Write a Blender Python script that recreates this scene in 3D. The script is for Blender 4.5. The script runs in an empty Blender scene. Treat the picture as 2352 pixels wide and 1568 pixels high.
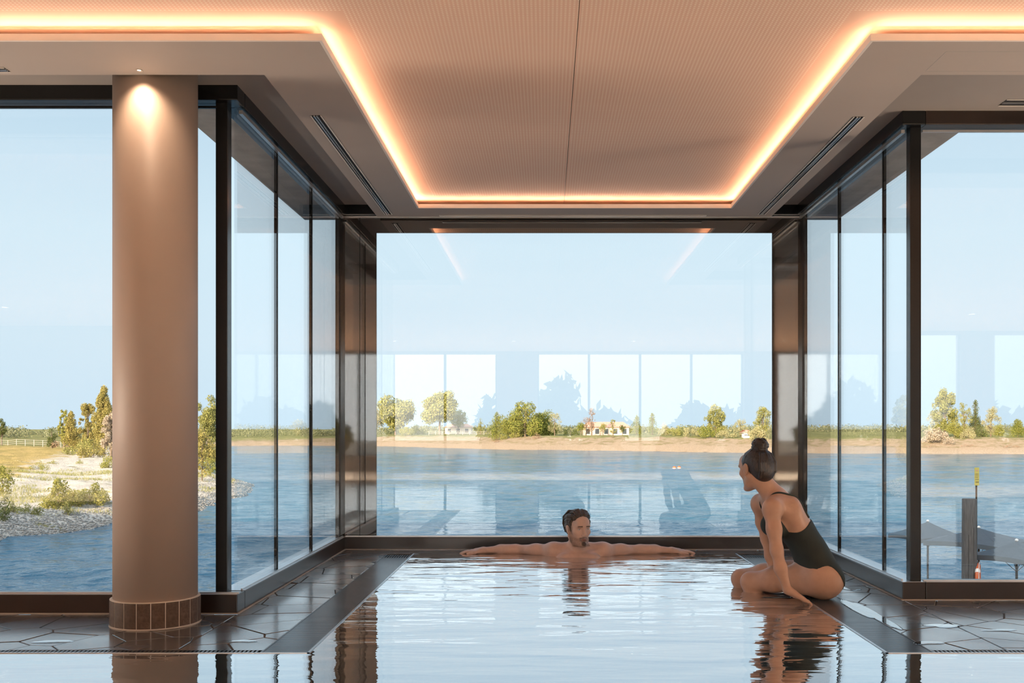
import bpy, bmesh, math, random
import numpy as np
from mathutils import Vector, Matrix, noise as mnoise

random.seed(7)
RNG = np.random.default_rng(11)
SC = bpy.context.scene
COL = SC.collection
R = math.radians

# ------------------------------------------------------------------ camera, sky, sun, exposure
F = 2287.0                 # focal length in pixels of the 2352 px wide frame
EYE = 0.885                # eye height above the wet floor
LAKE = EYE - 5.5           # lake level
cam_d = bpy.data.cameras.new('camera')
cam_d.sensor_width = 36.0
cam_d.sensor_fit = 'HORIZONTAL'
cam_d.lens = 36.0 * F / 2352.0
cam_d.shift_x = -(1255 - 1176) / 2352.0
cam_d.shift_y = (985 - 784) / 2352.0
cam_d.clip_start = 0.05
cam_d.clip_end = 3000
cam = bpy.data.objects.new('camera', cam_d)
cam.location = (0, 0, EYE)
cam.rotation_euler = (R(90), 0, 0)
COL.objects.link(cam)
SC.camera = cam

SUN_EL, SUN_AZ = R(16.0), R(27.0)      # behind the camera and to its left
sun_vec = Vector((-math.sin(SUN_AZ) * math.cos(SUN_EL), -math.cos(SUN_AZ) * math.cos(SUN_EL), math.sin(SUN_EL)))

world = bpy.data.worlds.new('sky')
SC.world = world
world.use_nodes = True
wn = world.node_tree.nodes
wl = world.node_tree.links
wn.clear()
w_out = wn.new('ShaderNodeOutputWorld')
w_bg = wn.new('ShaderNodeBackground')
# clear hazy evening sky: paler towards the horizon, bluer overhead, brighter around the low sun
w_tc = wn.new('ShaderNodeTexCoord')
w_nrm = wn.new('ShaderNodeVectorMath'); w_nrm.operation = 'NORMALIZE'
wl.new(w_tc.outputs['Generated'], w_nrm.inputs[0])
w_sep = wn.new('ShaderNodeSeparateXYZ')
wl.new(w_nrm.outputs[0], w_sep.inputs[0])
w_ramp = wn.new('ShaderNodeValToRGB')
stops = [(0.0, (0.43, 0.55, 0.64)), (0.08, (0.46, 0.57, 0.645)), (0.18, (0.455, 0.575, 0.65)), (0.31, (0.365, 0.49, 0.59)), (0.6, (0.24, 0.37, 0.52)), (1.0, (0.14, 0.27, 0.45))]
while len(w_ramp.color_ramp.elements) < len(stops): w_ramp.color_ramp.elements.new(0.5)
for e_, (p_, c_) in zip(w_ramp.color_ramp.elements, stops):
    e_.position = p_
    e_.color = (*c_, 1)
wl.new(w_sep.outputs[2], w_ramp.inputs[0])
w_dot = wn.new('ShaderNodeVectorMath'); w_dot.operation = 'DOT_PRODUCT'
wl.new(w_nrm.outputs[0], w_dot.inputs[0])
w_dot.inputs[1].default_value = tuple(sun_vec)
w_m1 = wn.new('ShaderNodeMath'); w_m1.operation = 'MAXIMUM'; w_m1.inputs[1].default_value = 0.0
wl.new(w_dot.outputs['Value'], w_m1.inputs[0])
w_m2 = wn.new('ShaderNodeMath'); w_m2.operation = 'POWER'; w_m2.inputs[1].default_value = 2.5
wl.new(w_m1.outputs[0], w_m2.inputs[0])
w_add = wn.new('ShaderNodeMix'); w_add.data_type = 'RGBA'; w_add.blend_type = 'ADD'
wl.new(w_m2.outputs[0], w_add.inputs[0])
wl.new(w_ramp.outputs[0], w_add.inputs[6])
w_add.inputs[7].default_value = (3.0, 2.8, 2.5, 1)
wl.new(w_add.outputs[2], w_bg.inputs['Color'])
w_bg.inputs['Strength'].default_value = 1.0
wl.new(w_bg.outputs[0], w_out.inputs['Surface'])

sun_d = bpy.data.lights.new('sun', 'SUN')
sun_d.energy = 6.3
sun_d.angle = R(0.6)
sun_d.color = (1.0, 0.76, 0.50)
sun = bpy.data.objects.new('sun', sun_d)
sun.rotation_euler = (-sun_vec).to_track_quat('-Z', 'Y').to_euler()
sun.location = (-20, -40, 30)
COL.objects.link(sun)

SC.view_settings.view_transform = 'Standard'
SC.view_settings.look = 'None'
SC.view_settings.gamma = 1.0
SC.view_settings.use_curve_mapping = False
SC.view_settings.exposure = 0.70
SC.cycles.max_bounces = 12
SC.cycles.diffuse_bounces = 5
SC.cycles.glossy_bounces = 6
SC.cycles.transparent_max_bounces = 24
SC.cycles.sample_clamp_indirect = 6.0
SC.cycles.use_denoising = True

# ------------------------------------------------------------------ helpers
def tag(o, label=None, cat=None, group=None, kind=None):
    if label: o['label'] = label
    if cat: o['category'] = cat
    if group: o['group'] = group
    if kind: o['kind'] = kind
    return o

def empty(name, loc=(0, 0, 0), rz=0.0):
    o = bpy.data.objects.new(name, None)
    o.location = loc
    o.rotation_euler = (0, 0, rz)
    o.empty_display_size = 0.1
    COL.objects.link(o)
    return o

def mesh_obj(name, verts, faces, mat=None, parent=None, smooth=False):
    me = bpy.data.meshes.new(name)
    me.from_pydata([tuple(v) for v in verts], [], faces)
    me.update()
    if smooth:
        me.polygons.foreach_set('use_smooth', [True] * len(me.polygons))
    if mat is not None:
        me.materials.append(mat)
    o = bpy.data.objects.new(name, me)
    COL.objects.link(o)
    if parent is not None:
        o.parent = parent
    return o

def share(name, me, loc, rot=(0, 0, 0), parent=None, scale=(1, 1, 1)):
    o = bpy.data.objects.new(name, me)
    o.location = loc
    o.rotation_euler = rot
    o.scale = scale
    COL.objects.link(o)
    if parent is not None:
        o.parent = parent
    return o

class MB:
    """collects vertices and faces of one mesh"""
    def __init__(s):
        s.v, s.f = [], []
    def add(s, vs, fs):
        n = len(s.v)
        s.v.extend(vs)
        s.f.extend([tuple(i + n for i in f) for f in fs])
        return s
    def box(s, x0, x1, y0, y1, z0, z1):
        vs = [(x0, y0, z0), (x1, y0, z0), (x1, y1, z0), (x0, y1, z0), (x0, y0, z1), (x1, y0, z1), (x1, y1, z1), (x0, y1, z1)]
        fs = [(3, 2, 1, 0), (4, 5, 6, 7), (0, 1, 5, 4), (1, 2, 6, 5), (2, 3, 7, 6), (3, 0, 4, 7)]
        return s.add(vs, fs)
    def bbox(s, x0, x1, y0, y1, z0, z1, b=0.004):
        """box with chamfered edges"""
        bm = bmesh.new()
        bmesh.ops.create_cube(bm, size=1.0)
        for v in bm.verts:
            v.co = Vector(((x0 + x1) / 2 + v.co.x * (x1 - x0), (y0 + y1) / 2 + v.co.y * (y1 - y0), (z0 + z1) / 2 + v.co.z * (z1 - z0)))
        bmesh.ops.bevel(bm, geom=bm.edges[:], offset=b, segments=2, affect='EDGES', profile=0.6)
        bm.verts.index_update()
        s.add([tuple(v.co) for v in bm.verts], [tuple(v.index for v in f.verts) for f in bm.faces])
        bm.free()
        return s
    def prism(s, poly, z0, z1, inset=0.0):
        """extruded polygon (counter-clockwise), top pulled in a little"""
        n = len(poly)
        cx = sum(p[0] for p in poly) / n
        cy = sum(p[1] for p in poly) / n
        def ins(p, d):
            l = math.hypot(p[0] - cx, p[1] - cy) or 1
            k = max(0.0, 1 - d / l)
            return (cx + (p[0] - cx) * k, cy + (p[1] - cy) * k)
        zt = z1 - inset
        vs = [(p[0], p[1], z0) for p in poly] + [(p[0], p[1], zt) for p in poly]
        fs = [tuple(reversed(range(n)))] + [(i, (i + 1) % n, n + (i + 1) % n, n + i) for i in range(n)]
        if inset > 0:
            vs += [(*ins(p, inset), z1) for p in poly]
            fs += [(n + i, n + (i + 1) % n, 2 * n + (i + 1) % n, 2 * n + i) for i in range(n)]
            fs.append(tuple(range(2 * n, 3 * n)))
        else:
            fs.append(tuple(range(n, 2 * n)))
        return s.add(vs, fs)
    def tube(s, pts, rads, seg=8, cap=True):
        pts = [Vector(p) for p in pts]
        n = len(pts)
        vs, fs = [], []
        for i, p in enumerate(pts):
            d = (pts[min(i + 1, n - 1)] - pts[max(i - 1, 0)]).normalized()
            a = Vector((0, 0, 1)) if abs(d.z) < 0.9 else Vector((1, 0, 0))
            u = d.cross(a).normalized()
            w = d.cross(u)
            r = rads[i] if isinstance(rads, (list, tuple)) else rads
            for k in range(seg):
                t = 2 * math.pi * k / seg
                vs.append(tuple(p + u * (r * math.cos(t)) + w * (r * math.sin(t))))
        for i in range(n - 1):
            for k in range(seg):
                fs.append((i * seg + k, i * seg + (k + 1) % seg, (i + 1) * seg + (k + 1) % seg, (i + 1) * seg + k))
        if cap:
            fs.append(tuple(range(seg)))
            fs.append(tuple(reversed(range((n - 1) * seg, n * seg))))
        return s.add(vs, fs)
    def lathe(s, prof, cx=0, cy=0, seg=48, cap=True):
        vs, fs = [], []
        for r, z in prof:
            for k in range(seg):
                t = 2 * math.pi * k / seg
                vs.append((cx + r * math.cos(t), cy + r * math.sin(t), z))
        for i in range(len(prof) - 1):
            for k in range(seg):
                fs.append((i * seg + k, i * seg + (k + 1) % seg, (i + 1) * seg + (k + 1) % seg, (i + 1) * seg + k))
        if cap:
            fs.append(tuple(reversed(range(seg))))
            fs.append(tuple(range((len(prof) - 1) * seg, len(prof) * seg)))
        return s.add(vs, fs)
    def build(s, name, mat=None, parent=None, smooth=False):
        return mesh_obj(name, s.v, s.f, mat, parent, smooth)

# ------------------------------------------------------------------ materials
def new_mat(name):
    m = bpy.data.materials.new(name)
    m.use_nodes = True
    nt = m.node_tree
    nt.nodes.clear()
    out = nt.nodes.new('ShaderNodeOutputMaterial')
    return m, nt, out

def node(nt, t, **kw):
    n = nt.nodes.new(t)
    for k, v in kw.items():
        setattr(n, k, v)
    return n

def math_n(nt, op, a, b=None, c=None):
    n = node(nt, 'ShaderNodeMath', operation=op)
    for i, x in enumerate((a, b, c)):
        if x is None: continue
        if isinstance(x, (int, float)): n.inputs[i].default_value = x
        else: nt.links.new(x, n.inputs[i])
    return n.outputs[0]

def ramp(nt, fac, stops, interp='LINEAR'):
    n = node(nt, 'ShaderNodeValToRGB')
    n.color_ramp.interpolation = interp
    els = n.color_ramp.elements
    while len(els) < len(stops): els.new(0.5)
    for e, (p, c) in zip(els, stops):
        e.position = p
        e.color = (*c, 1) if len(c) == 3 else c
    nt.links.new(fac, n.inputs[0])
    return n.outputs[0]

def tex_noise(nt, vec, scale, detail=3, rough=0.55, dist=0.0):
    n = node(nt, 'ShaderNodeTexNoise')
    n.inputs['Scale'].default_value = scale
    n.inputs['Detail'].default_value = detail
    n.inputs['Roughness'].default_value = rough
    n.inputs['Distortion'].default_value = dist
    nt.links.new(vec, n.inputs['Vector'])
    return n.outputs['Fac']

def mapping(nt, scale=(1, 1, 1), rot=(0, 0, 0), coord='Object'):
    tc = node(nt, 'ShaderNodeTexCoord')
    mp = node(nt, 'ShaderNodeMapping')
    mp.inputs['Scale'].default_value = scale
    mp.inputs['Rotation'].default_value = rot
    nt.links.new(tc.outputs[coord], mp.inputs['Vector'])
    return mp.outputs[0]

def mixc(nt, fac, a, b, blend='MIX'):
    n = node(nt, 'ShaderNodeMix', data_type='RGBA', blend_type=blend)
    for sock, x in ((n.inputs[0], fac), (n.inputs[6], a), (n.inputs[7], b)):
        if isinstance(x, (int, float)): sock.default_value = x
        elif isinstance(x, tuple): sock.default_value = (*x, 1) if len(x) == 3 else x
        else: nt.links.new(x, sock)
    return n.outputs[2]

def set_in(nt, sock, x):
    if isinstance(x, (int, float)): sock.default_value = x
    elif isinstance(x, tuple): sock.default_value = (*x, 1) if len(x) == 3 else x
    else: nt.links.new(x, sock)

def bump(nt, h, strength=0.3, dist=0.01):
    b = node(nt, 'ShaderNodeBump')
    b.inputs['Strength'].default_value = strength
    b.inputs['Distance'].default_value = dist
    nt.links.new(h, b.inputs['Height'])
    return b.outputs[0]

def principled(nt, out, color, rough=0.5, metal=0.0, normal=None, spec=0.5, **kw):
    p = node(nt, 'ShaderNodeBsdfPrincipled')
    set_in(nt, p.inputs['Base Color'], color)
    set_in(nt, p.inputs['Roughness'], rough)
    set_in(nt, p.inputs['Metallic'], metal)
    p.inputs['Specular IOR Level'].default_value = spec
    for k, v in kw.items():
        set_in(nt, p.inputs[k.replace('_', ' ')], v)
    if normal is not None: nt.links.new(normal, p.inputs['Normal'])
    nt.links.new(p.outputs[0], out.inputs['Surface'])
    return p

def plain(name, c, rough=0.5, metal=0.0, spec=0.5, var=0.12, scale=6.0, bstr=0.0, stretch=(1, 1, 1), coord='Object'):
    """colour with a soft mottling and optional fine relief"""
    m, nt, out = new_mat(name)
    v = mapping(nt, stretch, coord=coord)
    n = tex_noise(nt, v, scale, 4)
    lo = tuple(max(0, x * (1 - var)) for x in c)
    hi = tuple(min(1, x * (1 + var)) for x in c)
    col = ramp(nt, n, [(0.3, lo), (0.7, hi)])
    nm = bump(nt, tex_noise(nt, v, scale * 8, 3), bstr, 0.004) if bstr else None
    principled(nt, out, col, rough, metal, nm, spec)
    return m

def schlick(nt, f0, power=5.0, normal=None):
    lw = node(nt, 'ShaderNodeLayerWeight')
    lw.inputs['Blend'].default_value = 0.5
    if normal is not None: nt.links.new(normal, lw.inputs['Normal'])
    return math_n(nt, 'MULTIPLY_ADD', math_n(nt, 'POWER', lw.outputs['Facing'], power), 1 - f0, f0)

def glass_mat(name, tint=(0.975, 0.982, 0.982), f0=0.045):
    m, nt, out = new_mat(name)
    tr = node(nt, 'ShaderNodeBsdfTransparent')
    tr.inputs[0].default_value = (*tint, 1)
    gl = node(nt, 'ShaderNodeBsdfGlossy')
    gl.inputs['Roughness'].default_value = 0.0
    gl.inputs['Color'].default_value = (1, 1, 1, 1)
    mx = node(nt, 'ShaderNodeMixShader')
    nt.links.new(schlick(nt, f0), mx.inputs[0])
    nt.links.new(tr.outputs[0], mx.inputs[1])
    nt.links.new(gl.outputs[0], mx.inputs[2])
    nt.links.new(mx.outputs[0], out.inputs['Surface'])
    return m

M = {}
M['glass'] = glass_mat('clear_glass')
M['white'] = plain('white_paint', (0.82, 0.77, 0.71), 0.6, var=0.03)
M['drop'] = plain('warm_white_plaster', (0.47, 0.415, 0.37), 0.65, var=0.04, scale=1.5)
M['border'] = plain('grey_beige_plaster', (0.33, 0.30, 0.275), 0.7, var=0.05, scale=1.5)
M['metal'] = plain('bronze_metal', (0.024, 0.014, 0.010), 0.30, 0.2, spec=0.8, var=0.25, scale=3, bstr=0.03)
M['post'] = plain('black_metal', (0.008, 0.0085, 0.009), 0.24, 0.1, var=0.2)
M['alu'] = plain('brushed_aluminium', (0.62, 0.63, 0.64), 0.32, 0.9, var=0.08, stretch=(1, 1, 1))
M['dark'] = plain('dark_void', (0.006, 0.006, 0.007), 0.7)
M['sealant'] = plain('pale_sealant', (0.42, 0.37, 0.32), 0.7, var=0.1)
M['column'] = plain('beige_paint', (0.40, 0.315, 0.26), 0.55, var=0.03, scale=1.2)
M['grout'] = plain('pale_grout', (0.62, 0.55, 0.47), 0.8)
M['steel'] = plain('dark_steel', (0.10, 0.11, 0.12), 0.26, 0.6, var=0.2, scale=9)
M['soffit'] = plain('exterior_render', (0.42, 0.41, 0.39), 0.85, var=0.2, scale=7, bstr=0.2)
M['facade'] = plain('facade_render', (0.55, 0.52, 0.48), 0.85, var=0.06, scale=0.5)
M['wood'] = plain('weathered_wood', (0.085, 0.086, 0.086), 0.85, var=0.4, scale=9, stretch=(6, 6, 0.35), bstr=0.5)
M['deck'] = plain('dock_boards', (0.30, 0.25, 0.20), 0.8, var=0.2)

def frit_mat():
    m, nt, out = new_mat('dark_backed_glass')
    v = mapping(nt, (1, 1, 0.3))
    col = ramp(nt, tex_noise(nt, v, 3, 3), [(0.3, (0.022, 0.018, 0.015)), (0.7, (0.045, 0.036, 0.030))])
    df = node(nt, 'ShaderNodeBsdfDiffuse')
    nt.links.new(col, df.inputs[0])
    gl = node(nt, 'ShaderNodeBsdfGlossy')
    gl.inputs['Roughness'].default_value = 0.03
    mx = node(nt, 'ShaderNodeMixShader')
    nt.links.new(schlick(nt, 0.28), mx.inputs[0])
    nt.links.new(df.outputs[0], mx.inputs[1])
    nt.links.new(gl.outputs[0], mx.inputs[2])
    nt.links.new(mx.outputs[0], out.inputs['Surface'])
    return m
M['frit'] = frit_mat()

def perforated_mat():
    """peach acoustic board with a regular grid of small pale holes"""
    m, nt, out = new_mat('perforated_board')
    tc = node(nt, 'ShaderNodeTexCoord')
    sp = node(nt, 'ShaderNodeSeparateXYZ')
    nt.links.new(tc.outputs['Object'], sp.inputs[0])
    X, Y = sp.outputs[0], sp.outputs[1]
    def cell(c, pitch):
        return math_n(nt, 'SUBTRACT', math_n(nt, 'FRACT', math_n(nt, 'MULTIPLY', c, 1 / pitch)), 0.5)
    # staggered rows
    py = 0.0165
    row = math_n(nt, 'FLOOR', math_n(nt, 'MULTIPLY', Y, 1 / py))
    off = math_n(nt, 'MULTIPLY', math_n(nt, 'FLOORED_MODULO', row, 2), 0.0)
    cx = cell(math_n(nt, 'ADD', X, off), 0.0165)
    cy = cell(Y, py)
    d = math_n(nt, 'SQRT', math_n(nt, 'ADD', math_n(nt, 'MULTIPLY', cx, cx), math_n(nt, 'MULTIPLY', cy, cy)))
    dot = math_n(nt, 'LESS_THAN', d, 0.27)
    in_alcove = math_n(nt, 'MULTIPLY', math_n(nt, 'MULTIPLY', math_n(nt, 'GREATER_THAN', X, -0.79), math_n(nt, 'LESS_THAN', X, 1.19)), math_n(nt, 'LESS_THAN', Y, 6.92))
    near = math_n(nt, 'LESS_THAN', Y, 3.86)
    mask = math_n(nt, 'MULTIPLY', dot, math_n(nt, 'MAXIMUM', in_alcove, near))
    base = ramp(nt, tex_noise(nt, tc.outputs['Object'], 0.9, 3), [(0.3, (0.77, 0.52, 0.385)), (0.7, (0.83, 0.575, 0.43))])
    col = mixc(nt, mask, base, (0.92, 0.76, 0.62))
    principled(nt, out, col, 0.6, 0, None, 0.3)
    return m
M['perf'] = perforated_mat()

def slate_mat():
    m, nt, out = new_mat('wet_slate')
    v = mapping(nt)
    oi = node(nt, 'ShaderNodeObjectInfo')
    n1 = tex_noise(nt, v, 3.0, 5)
    n2 = tex_noise(nt, v, 38.0, 4)
    col = ramp(nt, n1, [(0.28, (0.075, 0.076, 0.076)), (0.55, (0.120, 0.121, 0.120)), (0.75, (0.16, 0.155, 0.145))])
    col = mixc(nt, math_n(nt, 'MULTIPLY', oi.outputs['Random'], 0.35), col, (0.055, 0.058, 0.062))
    wet = ramp(nt, tex_noise(nt, v, 1.7, 3), [(0.40, (0.34, 0.34, 0.34)), (0.62, (0.16, 0.16, 0.16))])
    h = math_n(nt, 'ADD', math_n(nt, 'MULTIPLY', n2, 0.35), math_n(nt, 'MULTIPLY', n1, 0.8))
    nm = bump(nt, h, 0.10, 0.006)
    principled(nt, out, col, wet, 0, nm, 0.9, Coat_Weight=0.55, Coat_Roughness=0.12)
    return m
M['slate'] = slate_mat()
M['joint'] = plain('grey_mortar', (0.085, 0.070, 0.056), 0.85, var=0.2, scale=20)

def tile_mat():
    m, nt, out = new_mat('brown_stone_tile')
    v = mapping(nt, coord='Object')
    oi = node(nt, 'ShaderNodeObjectInfo')
    n1 = tex_noise(nt, v, 60, 6, 0.7)
    col = ramp(nt, n1, [(0.3, (0.060, 0.036, 0.024)), (0.7, (0.15, 0.10, 0.072))])
    col = mixc(nt, math_n(nt, 'MULTIPLY', oi.outputs['Random'], 0.5), col, (0.075, 0.055, 0.045))
    principled(nt, out, col, 0.6, 0, bump(nt, n1, 0.15, 0.003), 0.35)
    return m
M['tile'] = tile_mat()

def pool_mat():
    """still pool water: a near mirror at this low angle, ripples as relief"""
    m, nt, out = new_mat('pool_water')
    tc = node(nt, 'ShaderNodeTexCoord')
    mp = node(nt, 'ShaderNodeMapping')
    mp.inputs['Scale'].default_value = (0.8, 3.2, 1.0)
    mp.inputs['Rotation'].default_value = (0, 0, R(4))
    nt.links.new(tc.outputs['Object'], mp.inputs[0])
    a = tex_noise(nt, mp.outputs[0], 1.5, 1.5, 0.4, 0.6)
    b = tex_noise(nt, mp.outputs[0], 4.6, 2, 0.5, 0.3)
    h = math_n(nt, 'ADD', math_n(nt, 'MULTIPLY', a, 1.0), math_n(nt, 'MULTIPLY', b, 0.36))
    # ripples fade towards the broad calm basin near the viewer
    sp = node(nt, 'ShaderNodeSeparateXYZ')
    nt.links.new(tc.outputs['Object'], sp.inputs[0])
    mr = node(nt, 'ShaderNodeMapRange')
    mr.inputs['From Min'].default_value = 3.3
    mr.inputs['From Max'].default_value = 5.6
    mr.inputs['To Min'].default_value = 0.22
    mr.inputs['To Max'].default_value = 1.0
    nt.links.new(sp.outputs[1], mr.inputs['Value'])
    bn = node(nt, 'ShaderNodeBump')
    bn.inputs['Distance'].default_value = 0.0125
    nt.links.new(mr.outputs[0], bn.inputs['Strength'])
    nt.links.new(h, bn.inputs['Height'])
    df = node(nt, 'ShaderNodeBsdfDiffuse')
    df.inputs[0].default_value = (0.05, 0.085, 0.10, 1)
    gl = node(nt, 'ShaderNodeBsdfGlossy')
    gl.inputs['Roughness'].default_value = 0.0
    gl.inputs['Color'].default_value = (0.97, 0.985, 1.0, 1)
    nt.links.new(bn.outputs[0], gl.inputs['Normal'])
    mx = node(nt, 'ShaderNodeMixShader')
    nt.links.new(schlick(nt, 0.62, 3.0), mx.inputs[0])
    nt.links.new(df.outputs[0], mx.inputs[1])
    nt.links.new(gl.outputs[0], mx.inputs[2])
    nt.links.new(mx.outputs[0], out.inputs['Surface'])
    return m
M['pool'] = pool_mat()

def puddle_mat():
    m, nt, out = new_mat('puddle_water')
    tr = node(nt, 'ShaderNodeBsdfTransparent')
    gl = node(nt, 'ShaderNodeBsdfGlossy')
    gl.inputs['Roughness'].default_value = 0.02
    mx = node(nt, 'ShaderNodeMixShader')
    nt.links.new(schlick(nt, 0.45, 2.5), mx.inputs[0])
    nt.links.new(tr.outputs[0], mx.inputs[1])
    nt.links.new(gl.outputs[0], mx.inputs[2])
    nt.links.new(mx.outputs[0], out.inputs['Surface'])
    return m
M['puddle'] = puddle_mat()

def lake_mat():
    m, nt, out = new_mat('lake_water')
    v = mapping(nt, (0.6, 1.0, 1.0), (0, 0, R(-12)))
    h = math_n(nt, 'ADD', tex_noise(nt, v, 3.2, 3, 0.6, 0.2), math_n(nt, 'MULTIPLY', tex_noise(nt, v, 0.25, 4, 0.65), 3.0))
    nm = bump(nt, h, 1.0, 0.10)
    big = tex_noise(nt, mapping(nt, (0.006, 0.03, 1)), 1.0, 3)
    col = ramp(nt, big, [(0.35, (0.026, 0.095, 0.155)), (0.65, (0.045, 0.130, 0.195))])
    principled(nt, out, col, 0.10, 0, nm, 0.4, IOR=1.33)
    return m
M['lake'] = lake_mat()

def emit(name, c, s):
    m, nt, out = new_mat(name)
    e = node(nt, 'ShaderNodeEmission')
    e.inputs[0].default_value = (*c, 1)
    e.inputs[1].default_value = s
    nt.links.new(e.outputs[0], out.inputs['Surface'])
    return m
M['led'] = emit('warm_led', (1.0, 0.56, 0.35), 62.0)
M['lamp'] = emit('lamp_disc', (1.0, 0.78, 0.55), 12.0)

# ------------------------------------------------------------------ the room
YB, YL, YR = F / 313, F / 480, F / 444            # inner faces of the window plinths
XL, XR = -1.479, 1.842
ZC = EYE + 1.556                                   # underside of the dropped ceiling band
ZU = EYE + 1.620                                   # perforated ceiling
ZO = EYE + 1.646                                   # plain ceiling by the windows
ZH = EYE + 1.575                                   # underside of the window header
SILL = 0.093
PX0, PX1, PYF, PYB = -0.935, 1.34, F / 582, 7.07   # the pool arm between the windows
GW = 0.195                                         # width of the drain grating
RX0, RX1, RY0 = -8.6, 9.6, -6.0                    # shell of the room

# perforated ceiling, two boards either side of the joint
ceil = tag(empty('ceiling', (0, 0, ZU)), kind='structure')
for (x0, x1, y0, y1) in ((RX0, 0.1245, RY0, 4.36), (0.1275, RX1, RY0, 4.36), (-1.222, 0.1245, 4.36, 7.29), (0.1275, 1.63, 4.36, 7.29)):
    b = MB().box(x0, x1, y0, y1, 0.0, 0.02).build('ceiling_panel', M['perf'], ceil)
MB().box(RX0, RX1, RY0, 4.36, 0.0205, 0.024).build('backing_board', M['drop'], ceil)

# dropped band with its upstand
inner = [(RX0, 3.99), (-0.90, 3.99), (-0.90, 7.014), (1.30, 7.014), (1.30, 3.99), (RX1, 3.99)]
outer = [(RX0, 4.377), (-1.24, 4.377), (-1.24, YB), (1.647, YB), (1.647, 4.377), (RX1, 4.377)]
def off_path(d):
    return [(RX0, 3.99 + d), (-0.90 - d, 3.99 + d), (-0.90 - d, 7.014 + d), (1.30 + d, 7.014 + d), (1.30 + d, 3.99 + d), (RX1, 3.99 + d)]
def off_out(d):
    return [(RX0, 4.377 - d), (-1.24 + d, 4.377 - d), (-1.24 + d, YB - d), (1.647 - d, YB - d), (1.647 - d, 4.377 - d), (RX1, 4.377 - d)]
def ribbon(mb, pa, pb, z0, z1):
    n = len(pa)
    vs = [(*p, z0) for p in pa] + [(*p, z0) for p in pb] + [(*p, z1) for p in pa] + [(*p, z1) for p in pb]
    fs = []
    for i in range(n - 1):
        fs += [(i, i + 1, n + i + 1, n + i), (2 * n + i, 3 * n + i, 3 * n + i + 1, 2 * n + i + 1),
               (i, 2 * n + i, 2 * n + i + 1, i + 1), (n + i, n + i + 1, 3 * n + i + 1, 3 * n + i)]
    fs += [(0, n, 3 * n, 2 * n), (n - 1, 3 * n - 1, 4 * n - 1, 2 * n - 1)]
    return mb.add(vs, fs)
drop = tag(empty('ceiling_band', (0, 0, 0)), kind='structure')
ribbon(MB(), off_path(0.012), outer, ZC, ZC + 0.011).build('soffit_board', M['drop'], drop)
ribbon(MB(), inner, off_path(0.012), ZC, ZC + 0.028).build('cove_lip', M['white'], drop)
ribbon(MB(), off_out(0.015), outer, ZC + 0.0005, ZO + 0.01).build('outer_upstand', M['border'], drop)
# access hatch outline
hx0, hx1, hy0, hy1 = 1.648, 2.75, F / 557, F / 528
hm = MB()
for (a, b, c, d) in ((hx0, hx1, hy0, hy0 + 0.0025), (hx0, hx1, hy1, hy1 + 0.0025), (hx0, hx0 + 0.0025, hy0, hy1), (hx1, hx1 + 0.0025, hy0, hy1)):
    hm.box(a, b, c, d, ZC - 0.0006, ZC + 0.0004)
hm.build('hatch_joint', M['soffit'], drop)

# plain ceiling next to the glass
cb = MB()
cb.box(RX0, XL - 0.13, 4.30, YL + 0.1, ZO, ZO + 0.06)
cb.box(XL - 0.13, XR + 0.13, 4.30, YB + 0.1, ZO, ZO + 0.06)
cb.box(XR + 0.13, RX1, 4.30, YR + 0.1, ZO, ZO + 0.06)
tag(cb.build('ceiling_border', M['border']), kind='structure')

# warm light strips lying behind the lip
pA, pB = off_path(0.026), off_path(0.040)
seg_lab = ['warm light strip in the cove above the beige column', 'warm light strip in the cove running along the column side of the pool',
           'warm light strip in the short cove above the far window', 'warm light strip in the cove running above the seated woman',
           'warm light strip in the cove above the mooring post window']
for i in range(5):
    a0, a1, b0, b1 = pA[i], pA[i + 1], pB[i], pB[i + 1]
    z0, z1 = ZC + 0.0115, ZC + 0.0315
    t = tag(empty('light_strip', (0, 0, 0)), seg_lab[i], 'light strip', 'cove light strips')
    vs = [(*a0, z0), (*a1, z0), (*b1, z0), (*b0, z0), (*a0, z1), (*a1, z1), (*b1, z1), (*b0, z1)]
    fs = [(3, 2, 1, 0), (4, 5, 6, 7), (0, 1, 5, 4), (1, 2, 6, 5), (2, 3, 7, 6), (3, 0, 4, 7)]
    mesh_obj('profile', vs, fs, M['alu'], t)
    dx, dy = a1[0] - a0[0], a1[1] - a0[1]
    l_ = math.hypot(dx, dy)
    nx, ny = dy / l_ * 0.0012, -dx / l_ * 0.0012
    p0, p1 = (a0[0] + nx, a0[1] + ny), (a1[0] + nx, a1[1] + ny)
    vs = [(*p0, z1 - 0.008), (*p1, z1 - 0.008), (*p1, z1), (*p0, z1)]
    mesh_obj('diffuser', vs, [(0, 1, 2, 3)], M['led'], t)

# slot air diffusers set in the band
def slot_diffuser(label, x0, x1, y0, y1, z, along='y'):
    t = tag(empty('slot_diffuser', ((x0 + x1) / 2, (y0 + y1) / 2, z)), label, 'air vent', 'slot air diffusers')
    lx, ly = (x1 - x0) / 2, (y1 - y0) / 2
    MB().box(-lx, lx, -ly, ly, -0.0015, 0.0005).build('slot', M['dark'], t)
    w = min(lx, ly)
    def strip(c0, c1, za, zb, nm, mt):
        if along == 'y': MB().box(c0, c1, -ly, ly, za, zb).build(nm, mt, t)
        else: MB().box(-lx, lx, c0, c1, za, zb).build(nm, mt, t)
    strip(-w, -w + 0.006, -0.004, -0.0012, 'rail', M['white'])
    strip(w - 0.006, w, -0.004, -0.0012, 'rail', M['white'])
    strip(-0.012, -0.004, -0.007, -0.0012, 'fin', M['alu'])
    strip(0.002, 0.008, -0.006, -0.0012, 'fin', M['alu'])
    return t
slot_diffuser('long slot air vent in the band above the three glass panes beside the column', -1.172, -1.116, F / 463, F / 317, ZC)
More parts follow.
